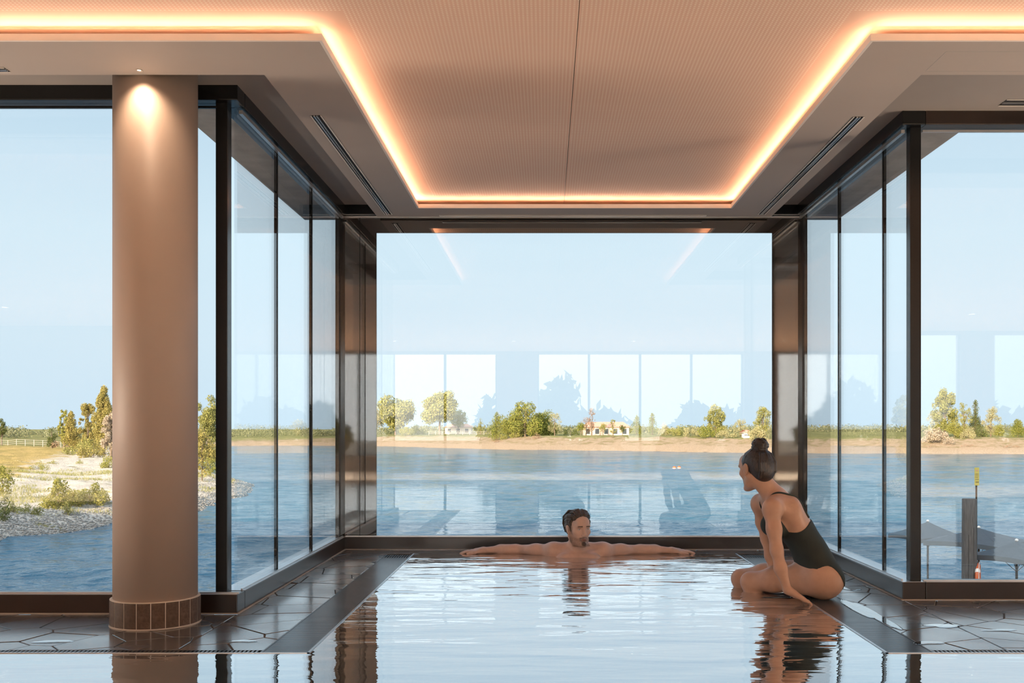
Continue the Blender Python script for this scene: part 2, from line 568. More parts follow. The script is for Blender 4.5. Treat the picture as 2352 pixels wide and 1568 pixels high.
slot_diffuser('long slot air vent in the band above the seated woman', 1.53, 1.586, F / 461, F / 317, ZC)
slot_diffuser('thin slot air vent in the band over the far window', -0.78, 1.165, 7.235, 7.285, ZC, 'x')
slot_diffuser('short slot air vent at the picture edge above the column', -3.2, -2.335, F / 534, F / 527, ZC, 'x')
slot_diffuser('slot air vent in the grey ceiling above the mooring post window', 2.30, 3.6, F / 460, F / 451, ZO, 'x')

# ------------------------------------------------------------------ windows
def pane(t, x0, x1, y0, y1, z0, z1):
    return MB().box(x0, x1, y0, y1, z0, z1).build('pane', M['glass'], t)

GB = YB + 0.063                                     # far glass
w1 = tag(empty('window_1', (0, 0, 0)), kind='structure')
MB().bbox(RX0, XL, YL, YL + 0.12, 0, SILL).build('window_plinth', M['metal'], w1)
MB().bbox(RX0, XL, YL, YL + 0.12, ZH, ZO + 0.002).build('window_header', M['post'], w1)
MB().box(RX0, -1.56, YL + 0.035, YL + 0.05, ZH - 0.028, ZH - 0.018).build('glazing_track', M['post'], w1)
MB().box(RX0, XL - 0.0, YL + 0.025, YL + 0.032, SILL, SILL + 0.008).build('glazing_bead', M['alu'], w1)
MB().box(RX0, XL + 0.004, YL - 0.008, YL, 0, 0.006).build('sealant_line', M['sealant'], w1)
pane(w1, RX0, -1.56, YL + 0.048, YL + 0.062, SILL, ZH)
MB().bbox(-1.593, -1.536, YL + 0.03, YL + 0.095, SILL, ZH, 0.003).build('window_post', M['post'], w1)

w2 = tag(empty('window_2', (0, 0, 0)), kind='structure')
MB().bbox(XL - 0.12, XL, YL + 0.121, YB, 0, SILL).build('window_plinth', M['metal'], w2)
MB().bbox(XL - 0.12, XL, YL + 0.121, YB, ZH, ZO + 0.002).build('window_header', M['post'], w2)
MB().box(XL - 0.02, XL - 0.012, YL + 0.12, YB, SILL, SILL + 0.010).build('glazing_bead', M['alu'], w2)
MB().box(XL - 0.03, XL - 0.012, YL + 0.12, YB, ZH - 0.03, ZH - 0.012).build('glazing_track', M['alu'], w2)
MB().box(XL, XL + 0.008, YL, YB, 0, 0.006).build('sealant_line', M['sealant'], w2)
yy = [YL + 0.1, F * 0.002448, F * 0.002810, F * 0.003187]
for i in range(3):
    pane(w2, -1.527, -1.513, yy[i] + 0.006, yy[i + 1] - 0.006, SILL, ZH)
for i in (1, 2):
    MB().box(-1.530, -1.510, yy[i] - 0.006, yy[i] + 0.006, SILL, ZH).build('pane_joint', M['post'], w2)
MB().bbox(-1.545, -1.507, yy[3] - 0.004, GB + 0.02, SILL, ZH, 0.003).build('corner_post', M['post'], w2)

w3 = tag(empty('window_3', (0, 0, 0)), kind='structure')
MB().bbox(XL - 0.12, XR + 0.12, YB, YB + 0.12, 0, SILL).build('window_plinth', M['metal'], w3)
MB().bbox(XL - 0.12, XR + 0.12, YB, YB + 0.12, ZH, ZO + 0.002).build('window_header', M['post'], w3)
MB().box(XL, XR, YB + 0.03, YB + 0.038, SILL, SILL + 0.007).build('glazing_bead', M['alu'], w3)
MB().box(XL, XR, YB - 0.008, YB, 0, 0.006).build('sealant_line', M['sealant'], w3)
pane(w3, -1.258, 1.671, GB, GB + 0.014, SILL, 2.337)
MB().box(-1.507, -1.258, GB, GB + 0.014, SILL, ZH).build('dark_glass_panel', M['frit'], w3)
MB().box(1.671, 1.878, GB, GB + 0.014, SILL, ZH).build('dark_glass_panel', M['frit'], w3)
MB().box(-1.258, 1.671, GB, GB + 0.014, 2.337, ZH).build('dark_glass_panel', M['frit'], w3)
MB().box(-1.383, -1.379, GB - 0.001, GB, SILL, ZH).build('panel_joint', M['post'], w3)
MB().bbox(-1.53, 1.90, GB - 0.02, GB - 0.006, ZH - 0.012, ZH - 0.002, 0.002).build('glazing_track', M['alu'], w3)

w4 = tag(empty('window_4', (0, 0, 0)), kind='structure')
MB().bbox(XR, XR + 0.12, YR, YB, 0, SILL).build('window_plinth', M['metal'], w4)
MB().bbox(XR, XR + 0.12, YR, YB, ZH, ZO + 0.002).build('window_header', M['post'], w4)
MB().box(XR + 0.012, XR + 0.02, YR + 0.05, YB, SILL, SILL + 0.010).build('glazing_bead', M['alu'], w4)
MB().box(XR + 0.012, XR + 0.03, YR + 0.05, YB, ZH - 0.03, ZH - 0.012).build('glazing_track', M['alu'], w4)
MB().box(XR - 0.008, XR, YR, YB, 0, 0.006).build('sealant_line', M['sealant'], w4)
yy = [F * 0.002268 + 0.02, F * 0.002441, F * 0.002814, F * 0.003195]
for i in range(3):
    pane(w4, 1.887, 1.901, yy[i] + 0.006, yy[i + 1] - 0.006, SILL, ZH)
for i in (1, 2):
    MB().box(1.884, 1.904, yy[i] - 0.006, yy[i] + 0.006, SILL, ZH).build('pane_joint', M['post'], w4)
MB().bbox(1.878, 1.915, yy[3] - 0.004, GB + 0.02, SILL, ZH, 0.003).build('corner_post', M['post'], w4)

w5 = tag(empty('window_5', (0, 0, 0)), kind='structure')
MB().bbox(XR + 0.121, RX1, YR, YR + 0.12, 0, SILL).build('window_plinth', M['metal'], w5)
MB().bbox(XR + 0.121, RX1, YR, YR + 0.12, ZH, ZO + 0.002).build('window_header', M['metal'], w5)
MB().box(1.96, RX1, YR + 0.035, YR + 0.05, ZH - 0.028, ZH - 0.018).build('glazing_track', M['alu'], w5)
MB().box(1.96, RX1, YR + 0.025, YR + 0.032, SILL, SILL + 0.008).build('glazing_bead', M['alu'], w5)
MB().box(XR, RX1, YR - 0.008, YR, 0, 0.006).build('sealant_line', M['sealant'], w5)
pane(w5, 1.95, RX1, YR + 0.06, YR + 0.074, SILL, ZH)
MB().bbox(1.895, 1.952, YR + 0.035, YR + 0.095, SILL, ZH, 0.003).build('window_post', M['post'], w5)

for (wt, x0, x1, y0, y1) in ((w2, XL - 0.118, XL - 0.002, YL + 0.123, YB - 0.002), (w4, XR + 0.002, XR + 0.118, YR + 0.002, YB - 0.002),
                             (w1, RX0, XL - 0.004, YL + 0.003, YL + 0.026), (w5, XR + 0.125, RX1, YR + 0.003, YR + 0.026), (w3, XL, XR, YB + 0.003, YB + 0.03)):
    MB().box(x0, x1, y0, y1, SILL, SILL + 0.0015).build('sill_cap', M['alu'], wt)

# ------------------------------------------------------------------ column with tiled foot
CX, CY, CR = -1.789, 4.56, 0.1827
col = tag(empty('column', (CX, CY, 0)), kind='structure')
MB().lathe([(CR, 0.122), (CR, ZO)], 0, 0, 96).build('shaft', M['column'], col, True)
MB().lathe([(0.1945, 0.0), (0.1945, 0.1195), (0.184, 0.122)], 0, 0, 96).build('grout_core', M['grout'], col)
MB().lathe([(0.1990, 0.0), (0.1975, 0.003), (0.19, 0.0035)], 0, 0, 64).build('sealant_ring', M['sealant'], col)
def tile_mesh():
    n, da = 4, 2 * math.pi / 20 - 0.020
    vs, fs = [], []
    for z in (0.006, 0.118):
        for r in (0.1885, 0.1955):
            for k in range(n + 1):
                a = -da / 2 + da * k / n
                vs.append((r * math.cos(a), r * math.sin(a), z))
    m_ = n + 1
    for k in range(n):
        fs += [(m_ + k, m_ + k + 1, 3 * m_ + k + 1, 3 * m_ + k), (k, 2 * m_ + k, 2 * m_ + k + 1, k + 1),
               (2 * m_ + k, 3 * m_ + k, 3 * m_ + k + 1, 2 * m_ + k + 1), (k, k + 1, m_ + k + 1, m_ + k)]
    fs += [(0, m_, 3 * m_, 2 * m_), (n, 2 * m_ + n, 3 * m_ + n, m_ + n)]
    me = bpy.data.meshes.new('tile')
    me.from_pydata(vs, [], fs)
    me.materials.append(M['tile'])
    return me
tme = tile_mesh()
for k in range(20):
    share('tile', tme, (0, 0, 0), (0, 0, 2 * math.pi * (k + 0.35) / 20), col)

# spot above the column, in the gap behind the band
dl = tag(empty('recessed_spotlight', (-1.765, 4.315, ZC - 0.002)), 'small recessed ceiling spotlight grazing the top of the beige column', 'spotlight')
MB().lathe([(0.008, -0.001), (0.014, -0.001), (0.014, 0.001), (0.008, 0.001)], 0, 0, 24, False).build('trim_ring', M['drop'], dl)
MB().lathe([(0.0005, 0.0), (0.008, 0.0)], 0, 0, 24, False).build('lamp_disc', M['lamp'], dl)
sl = bpy.data.lights.new('column_spot', 'SPOT')
sl.energy = 4.0
sl.color = (1.0, 0.70, 0.48)
sl.spot_size = R(120)
sl.spot_blend = 1.0
sl.shadow_soft_size = 0.012
so = bpy.data.objects.new('column_spot', sl)
so.location = (0, 0, -0.012)
so.rotation_euler = Vector((-0.03, 0.16, -1)).to_track_quat('-Z', 'Y').to_euler()
so.parent = dl
COL.objects.link(so)

# ------------------------------------------------------------------ floor of broken slate
def clip(poly, nx, ny, d):
    """keep the part of poly with nx*x + ny*y <= d"""
    res = []
    n = len(poly)
    for i in range(n):
        a, b = poly[i], poly[(i + 1) % n]
        da, db = nx * a[0] + ny * a[1] - d, nx * b[0] + ny * b[1] - d
        if da <= 0: res.append(a)
        if (da < 0 < db) or (db < 0 < da):
            t = da / (da - db)
            res.append((a[0] + (b[0] - a[0]) * t, a[1] + (b[1] - a[1]) * t))
    return res

def flagstones(parent, x0, x1, y0, y1, sx, sy, seed, gap=0.0036, ang=0.0, holes=()):
    """irregular flags: cells around scattered centres, each its own slab"""
    rnd = random.Random(seed)
    nx, ny = max(1, round((x1 - x0) / sx)), max(1, round((y1 - y0) / sy))
    pts = []
    for i in range(-1, nx + 1):
        for j in range(-1, ny + 1):
            pts.append((x0 + (i + 0.5 + rnd.uniform(-0.42, 0.42)) * (x1 - x0) / nx, y0 + (j + 0.5 + rnd.uniform(-0.42, 0.42)) * (y1 - y0) / ny))
    for p in pts:
        poly = [(x0, y0), (x1, y0), (x1, y1), (x0, y1)]
        for q in pts:
            if q is p: continue
            dx, dy = q[0] - p[0], q[1] - p[1]
            l = math.hypot(dx, dy)
            if l > 3.2 * max(sx, sy): continue
            ux, uy = dx / l, dy / l
            poly = clip(poly, ux, uy, ux * (p[0] + dx / 2) + uy * (p[1] + dy / 2) - gap * rnd.uniform(0.7, 1.2))
            if len(poly) < 3: break
        if len(poly) < 3: continue
        ar = abs(sum(poly[i][0] * poly[(i + 1) % len(poly)][1] - poly[(i + 1) % len(poly)][0] * poly[i][1] for i in range(len(poly)))) / 2
        if ar < 0.0012: continue
        MB().prism(poly, -0.025, rnd.uniform(-0.0012, 0.0008), 0.0022).build('flagstone', M['slate'], parent)

fl = tag(empty('floor', (0, 0, 0)), kind='structure')
GY = PYF + 0.055
bedm = MB()
for (x0, x1, y0, y1) in ((RX0, XL, GY, YL), (XL, PX0 - GW, GY, YB), (PX1 + GW, XR, GY, YB), (XR, RX1, GY, YR), (PX0 - GW, PX1 + GW, PYB, YB)):
    bedm.box(x0, x1, y0, y1, -0.10, -0.0035)
bedm.build('mortar_bed', M['joint'], fl)
flagstones(fl, XL + 0.004, PX0 - GW - 0.003, GY + 0.006, 7.06, 0.23, 0.20, 3)
flagstones(fl, -3.6, XL - 0.004, GY + 0.006, YL - 0.009, 0.33, 0.17, 5)
flagstones(fl, PX1 + GW + 0.003, XR - 0.004, GY + 0.006, 7.06, 0.23, 0.20, 9)
flagstones(fl, XR + 0.004, 4.2, GY + 0.006, YR - 0.009, 0.34, 0.18, 12)
flagstones(fl, XL + 0.009, XR - 0.009, PYB + 0.004, YB - 0.009, 0.42, 0.3, 21)
flagstones(fl, RX0, -3.61, GY + 0.006, YL - 0.009, 0.9, 0.4, 31)
flagstones(fl, 4.21, RX1, GY + 0.006, YR - 0.009, 0.9, 0.4, 33)
MB().box(RX0, RX1, RY0, -2.5, -0.1, 0.0).build('rear_paving', plain('pale_paving', (0.50, 0.45, 0.39), 0.7), fl)

# ------------------------------------------------------------------ pool
basin = tag(empty('pool_basin', (0, 0, 0)), kind='structure')
bm_ = MB()
bm_.box(RX0, RX1, -2.5, PYB, -1.35, -1.30)
bm_.box(RX0, PX0 - 0.012, PYF + 0.004, PYF + 0.02, -1.3, -0.12)
bm_.box(PX1 + 0.012, RX1, PYF + 0.004, PYF + 0.02, -1.3, -0.12)
bm_.box(PX0 - 0.03, PX0 - 0.014, PYF, PYB, -1.3, -0.12)
bm_.box(PX1 + 0.014, PX1 + 0.03, PYF, PYB, -1.3, -0.12)
bm_.box(PX0, PX1, PYB + 0.001, PYB + 0.02, -1.3, -0.1)
bm_.box(RX0, RX1, -2.52, -2.5, -1.3, 0.0)
bm_.build('basin_walls', M['steel'], basin)
rim = MB()
rim.box(PX0 - 0.010, PX0 - 0.001, PYF, PYB, -0.03, 0.0025)
rim.box(PX1 + 0.001, PX1 + 0.010, PYF, PYB, -0.03, 0.0025)
rim.box(RX0, PX0 - 0.001, PYF, PYF + 0.008, -0.03, 0.0025)
rim.box(PX1 + 0.001, RX1, PYF, PYF + 0.008, -0.03, 0.0025)
rim.build('pool_edge', M['alu'], basin)
wv = [(RX0, -2.5, 0), (RX1, -2.5, 0), (RX1, PYF, 0), (PX1, PYF, 0), (PX1, PYB, 0), (PX0, PYB, 0), (PX0, PYF, 0), (RX0, PYF, 0)]
pool = mesh_obj('pool_water', wv, [(0, 1, 2, 3, 6, 7), (6, 3, 4, 5)], M['pool'])
tag(pool, kind='structure')

def grate(label, x0, x1, y0, y1, bars, pitch, w=0.55):
    t = tag(empty('drain_grate', ((x0 + x1) / 2, (y0 + y1) / 2, -0.03)), label, 'drain grate', 'overflow gratings around the pool')
    lx, ly = (x1 - x0) / 2, (y1 - y0) / 2
    MB().box(-lx, lx, -ly, ly, -0.09, -0.015).build('channel', M['dark'], t)
    mb = MB()
    if bars == 'x':
        n = int((y1 - y0) / pitch)
        for i in range(n):
            c = -ly + (i + 0.5) * pitch
            mb.box(-lx + 0.004, lx - 0.004, c - pitch * w / 2, c + pitch * w / 2, 0.008, 0.0295)
    else:
        n = int((x1 - x0) / pitch)
        for i in range(n):
            c = -lx + (i + 0.5) * pitch
            mb.box(c - pitch * w / 2, c + pitch * w / 2, -ly + 0.003, ly - 0.003, 0.008, 0.0295)
    tag(mb.build('bars', M['steel'], t), kind='stuff')
    fr = MB()
    fr.box(-lx, -lx + 0.004, -ly, ly, -0.015, 0.031)
    fr.box(lx - 0.004, lx, -ly, ly, -0.015, 0.031)
    fr.box(-lx + 0.004, lx - 0.004, ly - 0.003, ly, -0.015, 0.030)
    fr.build('frame', M['steel'], t)
    return t
grate('dark slatted drain grate along the pool edge below the three glass panes beside the column', PX0 - GW, PX0 - 0.011, GY - 0.05, 6.85, 'x', 0.0115, 0.72)
grate('dark slatted drain grate along the pool edge the woman sits on', PX1 + 0.011, PX1 + GW, GY - 0.05, 6.85, 'x', 0.0115, 0.72)
grate('narrow toothed drain grate at the pool edge in front of the column', -4.0, PX0 - GW - 0.001, PYF + 0.009, GY + 0.003, 'y', 0.0165, 0.5)
grate('narrow toothed drain grate at the pool edge in front of the mooring post window', PX1 + GW + 0.001, 4.6, PYF + 0.009, GY + 0.003, 'y', 0.0165, 0.5)
grate('short toothed grate at the far pool corner beside the man on the column side', PX0 - GW, PX0 - 0.011, 6.852, 7.015, 'y', 0.0165, 0.5)
grate('short toothed grate at the far pool corner behind the seated woman', PX1 + 0.011, PX1 + GW, 6.852, 7.015, 'y', 0.0165, 0.5)

# puddles on the flags
def puddle(label, cx, cy, rx, ry, seed, rot=0.0):
    rnd = random.Random(seed)
    ph = [rnd.uniform(0, 6.28) for _ in range(5)]
    n = 64
    pts = []
    for k in range(n):
        t = 2 * math.pi * k / n
        r = 1 + 0.20 * math.sin(2 * t + ph[0]) + 0.14 * math.sin(3 * t + ph[1]) + 0.07 * math.sin(4 * t + ph[2]) + 0.03 * math.sin(7 * t + ph[3])
        x, y = rx * r * math.cos(t), ry * r * math.sin(t)
        pts.append((x * math.cos(rot) - y * math.sin(rot), x * math.sin(rot) + y * math.cos(rot)))
    vs = [(x, y, 0) for x, y in pts] + [(x * 0.93, y * 0.93, 0.0009) for x, y in pts]
    fs = [(k, (k + 1) % n, n + (k + 1) % n, n + k) for k in range(n)] + [tuple(range(n, 2 * n))]
    o = mesh_obj('puddle', vs, fs, M['puddle'])
    o.location = (cx, cy, 0.0011)
    tag(o, label, 'puddle', 'puddles on the slate floor')
def px_floor(x, y):
    s = (y - 985) / EYE
    return (x - 1255) / s, F / s
pud = [('long bright puddle beside the drain grate behind the seated woman', 1990, 1405, 0.045, 0.36, 0.0),
       ('small bright puddle on the flags just behind the seated woman', 1950, 1350, 0.05, 0.10, 0.0),
       ('flat puddle on the flags nearest the grate corner below the mooring post window', 2165, 1437, 0.085, 0.035, 0.1),
       ('thin puddle on the flags near the picture edge below the mooring post window', 2300, 1447, 0.07, 0.02, 0.0),
       ('small wet patch at the grate corner below the mooring post window', 2130, 1476, 0.06, 0.03, 0.3),
       ('round bright puddle at the grate corner beside the column', 560, 1472, 0.045, 0.022, 0.0),
       ('long puddle on the flags near the picture edge beside the column', 125, 1473, 0.09, 0.022, 0.0)]
for i, (lb, x, y, rx, ry, ro) in enumerate(pud):
    X, Y = px_floor(x, y)
    puddle(lb, X, Y, rx, ry, 40 + i, ro)

# ------------------------------------------------------------------ rest of the room and building behind the viewer
def rear_wall():
    t = tag(empty('wall_rear', (0, RY0, 0)), kind='structure')
    ops = [(-3.2, -1.04), (-0.18, 4.1), (6.16, 6.84), (7.4, 9.3)]
    zb, zt = 0.33, 2.45
    x = RX0 - 0.2
    mb = MB()
    for a, b in ops:
        mb.box(x, a, -0.2, 0, -0.1, ZO)
        mb.box(a, b, -0.2, 0, -0.1, zb)
        mb.box(a, b, -0.2, 0, zt, ZO)
        x = b
    mb.box(x, RX1 + 0.2, -0.2, 0, -0.1, ZO)
    mb.build('wall_face', plain('rear_plaster', (0.27, 0.24, 0.21), 0.8), t)
    for a, b in ops:
        n = max(1, round((b - a) / 1.1))
        for i in range(n + 1):
            c = a + (b - a) * i / n
            MB().box(c - 0.025, c + 0.025, -0.12, -0.06, zb, zt).build('mullion', M['post'], t)
        for i in range(n):
            MB().box(a + (b - a) * i / n + 0.025, a + (b - a) * (i + 1) / n - 0.025, -0.096, -0.084, zb, zt).build('pane', M['glass'], t)
rear_wall()
tag(MB().box(RX0 - 0.2, RX0, RY0, YL + 0.12, -0.1, ZO).build('wall_left', M['drop']), kind='structure')
tag(MB().box(RX1, RX1 + 0.2, RY0, YR + 0.12, -0.1, ZO).build('wall_right', M['drop']), kind='structure')
ext = MB()
ext.box(-75, 12, RY0 - 0.2, YL + 0.1, ZO + 0.061, 13.0)
ext.box(-75, RX0 - 0.21, RY0 - 0.2, YL + 0.1, LAKE - 0.5, ZO + 0.06)
tag(ext.build('wall_upper_storeys', M['facade']), kind='structure')
rb = MB()
rb.box(-1.886, XL - 0.122, YL + 0.13, GB + 0.40, ZO - 0.015, ZO + 0.7)
rb.box(XR + 0.122, 2.27, YR + 0.13, GB + 0.40, ZO - 0.015, ZO + 0.7)
rb.box(XL - 0.121, XR + 0.121, YB + 0.122, GB + 0.40, ZO - 0.015, ZO + 0.7)
rb.box(XL - 0.121, XR + 0.121, YL + 0.13, YB + 0.121, ZO + 0.062, ZO + 0.7)
tag(rb.build('roof_bay', M['soffit']), kind='structure')
und = MB()
und.box(RX0 - 0.2, XL - 0.13, YL - 0.6, YL + 0.1, LAKE - 0.5, -0.11)
und.box(XL - 0.12, XR + 0.12, YL - 0.6, YB + 0.11, LAKE - 0.5, -1.4)
und.box(XR + 0.13, RX1 + 0.2, YL - 0.6, YR + 0.1, LAKE - 0.5, -0.11)
tag(und.build('wall_foundation', M['facade']), kind='structure')

# unseen fill downlights over the rear deck, added to brighten the room
DLL = ['first', 'second', 'third', 'fourth', 'fifth', 'sixth', 'seventh', 'eighth']
for i in range(8):
    x = -7.2 + i * 2.2
    t = tag(empty('added_downlight', (x, -3.6, ZU)), DLL[i] + ' added fill downlight in the row over the deck behind the viewer', 'downlight', 'added fill downlights over the rear deck')
    MB().lathe([(0.045, -0.006), (0.060, -0.006), (0.060, 0.0), (0.045, 0.0)], 0, 0, 24, False).build('trim_ring', M['alu'], t)
    MB().lathe([(0.0005, -0.001), (0.045, -0.001)], 0, 0, 24, False).build('lamp_disc', M['lamp'], t)
    d = bpy.data.lights.new('added_downlight_beam', 'SPOT')
    d.energy = 380
    d.color = (1.0, 0.80, 0.62)
    d.spot_size = R(120)
    d.spot_blend = 0.6
    d.shadow_soft_size = 0.05
    o = bpy.data.objects.new('added_downlight_beam', d)
    o.location = (0, 0, -0.02)
    o.parent = t
    COL.objects.link(o)

# fill uplights added out of frame to brighten the ceiling and band
for i, (x, y, lb) in enumerate(((-4.1, 4.17, 'added fill uplight in the paving beyond the column, the one nearer the pool arm'), (-6.3, 4.17, 'added fill uplight in the paving beyond the column, the one farther along the window'),
                                (4.3, 4.17, 'added fill uplight in the paving beyond the mooring post window, the one nearer the pool arm'), (6.5, 4.17, 'added fill uplight in the paving beyond the mooring post window, the farther one'))):
    t = tag(empty('added_uplight', (x, y, 0.0)), lb, 'uplight', 'added fill uplights by the windows')
    MB().lathe([(0.140, 0.001), (0.140, 0.006), (0.165, 0.006), (0.170, 0.001)], 0, 0, 28, False).build('bezel', M['alu'], t)
    MB().lathe([(0.0005, 0.004), (0.140, 0.004)], 0, 0, 28, False).build('lamp_disc', M['lamp'], t)
    d = bpy.data.lights.new('added_uplight_beam', 'SPOT')
    d.energy = 190
    d.color = (1.0, 0.82, 0.66)
    d.spot_size = R(92)
    d.spot_blend = 1.0
    d.shadow_soft_size = 0.30
    o = bpy.data.objects.new('added_uplight_beam', d)
    o.location = (0, 0, 0.02)
    o.rotation_euler = (Vector((0.2, 4.6, 3.3)) - Vector((x, y, 0))).to_track_quat('-Z', 'Y').to_euler()
    o.parent = t
    COL.objects.link(o)

# ------------------------------------------------------------------ outside: lake and land
def px(x, y, Y):
    """world point seen at pixel x, y at the distance Y"""
    return Vector(((x - 1255) * Y / F, Y, EYE + (985 - y) * Y / F))

shore = np.array([(-300, 12), (-90, 34), (-45, 41.5), (-32, 44.5), (-26.6, 48), (-25.4, 51.5), (-24.6, 56), (-23.2, 66), (-23.6, 72), (-25.5, 86),
                  (-29, 99), (-34, 108), (-43, 128), (-55, 160), (-73, 212), (-96, 285), (-108, 322), (-96, 333), (-70, 328), (-54, 322), (-32, 292),
                  (-11, 267), (8, 256), (32, 242), (50, 226), (83, 220), (104, 217), (180, 205), (300, 190)], float)
landpoly = np.vstack([shore, [(900, 190), (900, 2000), (-1500, 2000), (-1500, 12)]])

def seg_dist(P, poly):
    best = np.full(len(P), 1e9)
    for a, b in zip(poly[:-1], poly[1:]):
        ab = b - a
        t = np.clip(((P - a) @ ab) / (ab @ ab), 0, 1)
        best = np.minimum(best, np.linalg.norm(P - (a + t[:, None] * ab), axis=1))
    return best
def in_poly(P, poly):
    c = np.zeros(len(P), bool)
    n = len(poly)
    for i in range(n):
        a, b = poly[i], poly[(i + 1) % n]
        cond = (a[1] > P[:, 1]) != (b[1] > P[:, 1])
        if a[1] != b[1]:
            xi = (b[0] - a[0]) * (P[:, 1] - a[1]) / (b[1] - a[1]) + a[0]
            c ^= cond & (P[:, 0] < xi)
    return c
def vnoise(P, sc, seed=0):
    """cheap smooth value noise on the plane"""
    Q = P * sc + seed * 17.3
    i = np.floor(Q).astype(int)
    f = Q - i
    f = f * f * (3 - 2 * f)
    def h(a, b):
        n = (a * 374761393 + b * 668265263 + seed * 974711) & 0x7fffffff
        n = ((n ^ (n >> 13)) * 1274126177) & 0x7fffffff
        return ((n ^ (n >> 16)) & 0xffff) / 65535.0
    return (h(i[:, 0], i[:, 1]) * (1 - f[:, 0]) * (1 - f[:, 1]) + h(i[:, 0] + 1, i[:, 1]) * f[:, 0] * (1 - f[:, 1])
            + h(i[:, 0], i[:, 1] + 1) * (1 - f[:, 0]) * f[:, 1] + h(i[:, 0] + 1, i[:, 1] + 1) * f[:, 0] * f[:, 1])
def make_lake():
    """open water with real chop: a grid that gets coarser with distance"""
    ypx = np.concatenate([np.linspace(1021, 1400, 740), np.linspace(1402, 1900, 60)])
    rows = 5.5 * F / (ypx - 985)
    cols = np.linspace(-0.60, 0.53, 620)
    Yg, Cg = np.meshgrid(rows, cols, indexing='ij')
    P = np.stack([(Cg * Yg).ravel(), Yg.ravel()], 1)
    step = np.abs(np.gradient(rows))
    st = np.repeat(step, len(cols))
    z = np.zeros(len(P))
    for k, (lam, amp, ang, seed) in enumerate(((14.0, 0.30, 20, 31), (6.0, 0.32, -25, 32), (2.9, 0.26, 12, 33), (1.45, 0.16, -8, 34), (0.8, 0.085, 28, 35), (0.45, 0.045, -18, 36))):
        a = R(ang)
        Q = np.stack([(P[:, 0] * math.cos(a) + P[:, 1] * math.sin(a)) * 0.55, -P[:, 0] * math.sin(a) + P[:, 1] * math.cos(a)], 1)
        fade = np.clip((lam / st - 2.0) / 2.0, 0, 1)
        z += fade * 0.62 * amp * (vnoise(Q, 2.0 / lam, seed) - 0.5)
    V = np.column_stack([P, z + LAKE])
    nr, nc = len(rows), len(cols)
    idx = np.arange(nr * nc).reshape(nr, nc)
    q = np.stack([idx[:-1, :-1], idx[1:, :-1], idx[1:, 1:], idx[:-1, 1:]], -1).reshape(-1, 4)
    me = bpy.data.meshes.new('lake')
    me.vertices.add(len(V))
    me.vertices.foreach_set('co', V.astype(np.float32).ravel())
    me.loops.add(q.size)
    me.loops.foreach_set('vertex_index', q.astype(np.int32).ravel())
    me.polygons.add(len(q))
    me.polygons.foreach_set('loop_start', np.arange(0, q.size, 4, dtype=np.int32))
    me.update(calc_edges=True)
    me.polygons.foreach_set('use_smooth', [True] * len(q))
    me.materials.append(M['lake'])
    o = bpy.data.objects.new('lake', me)
    COL.objects.link(o)
    tag(o, kind='structure')
    lb = MB()
    for (x0, x1, y0, y1) in ((-420, 420, 4.0, 420),):
        lb.box(x0, x1, y0, y1, LAKE - 1.2, LAKE - 0.7)
    tag(lb.build('lake_bed_water', M['lake']), kind='structure')
make_lake()
def land_z(P):
    P = np.atleast_2d(np.asarray(P, float))
    d = seg_dist(P, shore)
    s = np.where(in_poly(P, landpoly), d, -d)
    near = np.interp(s, [-6, 0, 1.6, 4, 10, 30, 50, 150, 300, 600], [-1.5, -0.05, 0.55, 0.95, 1.25, 1.9, 2.3, 3.45, 4.3, 4.9])
    far = np.interp(s, [-6, 0, 5, 10, 20, 60, 300, 600], [-1.2, -0.05, 1.0, 1.7, 3.45, 3.8, 4.6, 5.0])
    w = np.clip((P[:, 0] + 95 - 0.0 * P[:, 1]) / 40, 0, 1) * np.clip((P[:, 1] - 150) / 60, 0, 1)
    z = near * (1 - w) + far * w
    ok = np.clip(s / 3, 0, 1)
    z = z + ok * ((vnoise(P, 0.35, 1) - 0.5) * 0.34 + (vnoise(P, 1.3, 2) - 0.5) * 0.16 + (vnoise(P, 0.06, 3) - 0.5) * 0.5)
    return z + LAKE

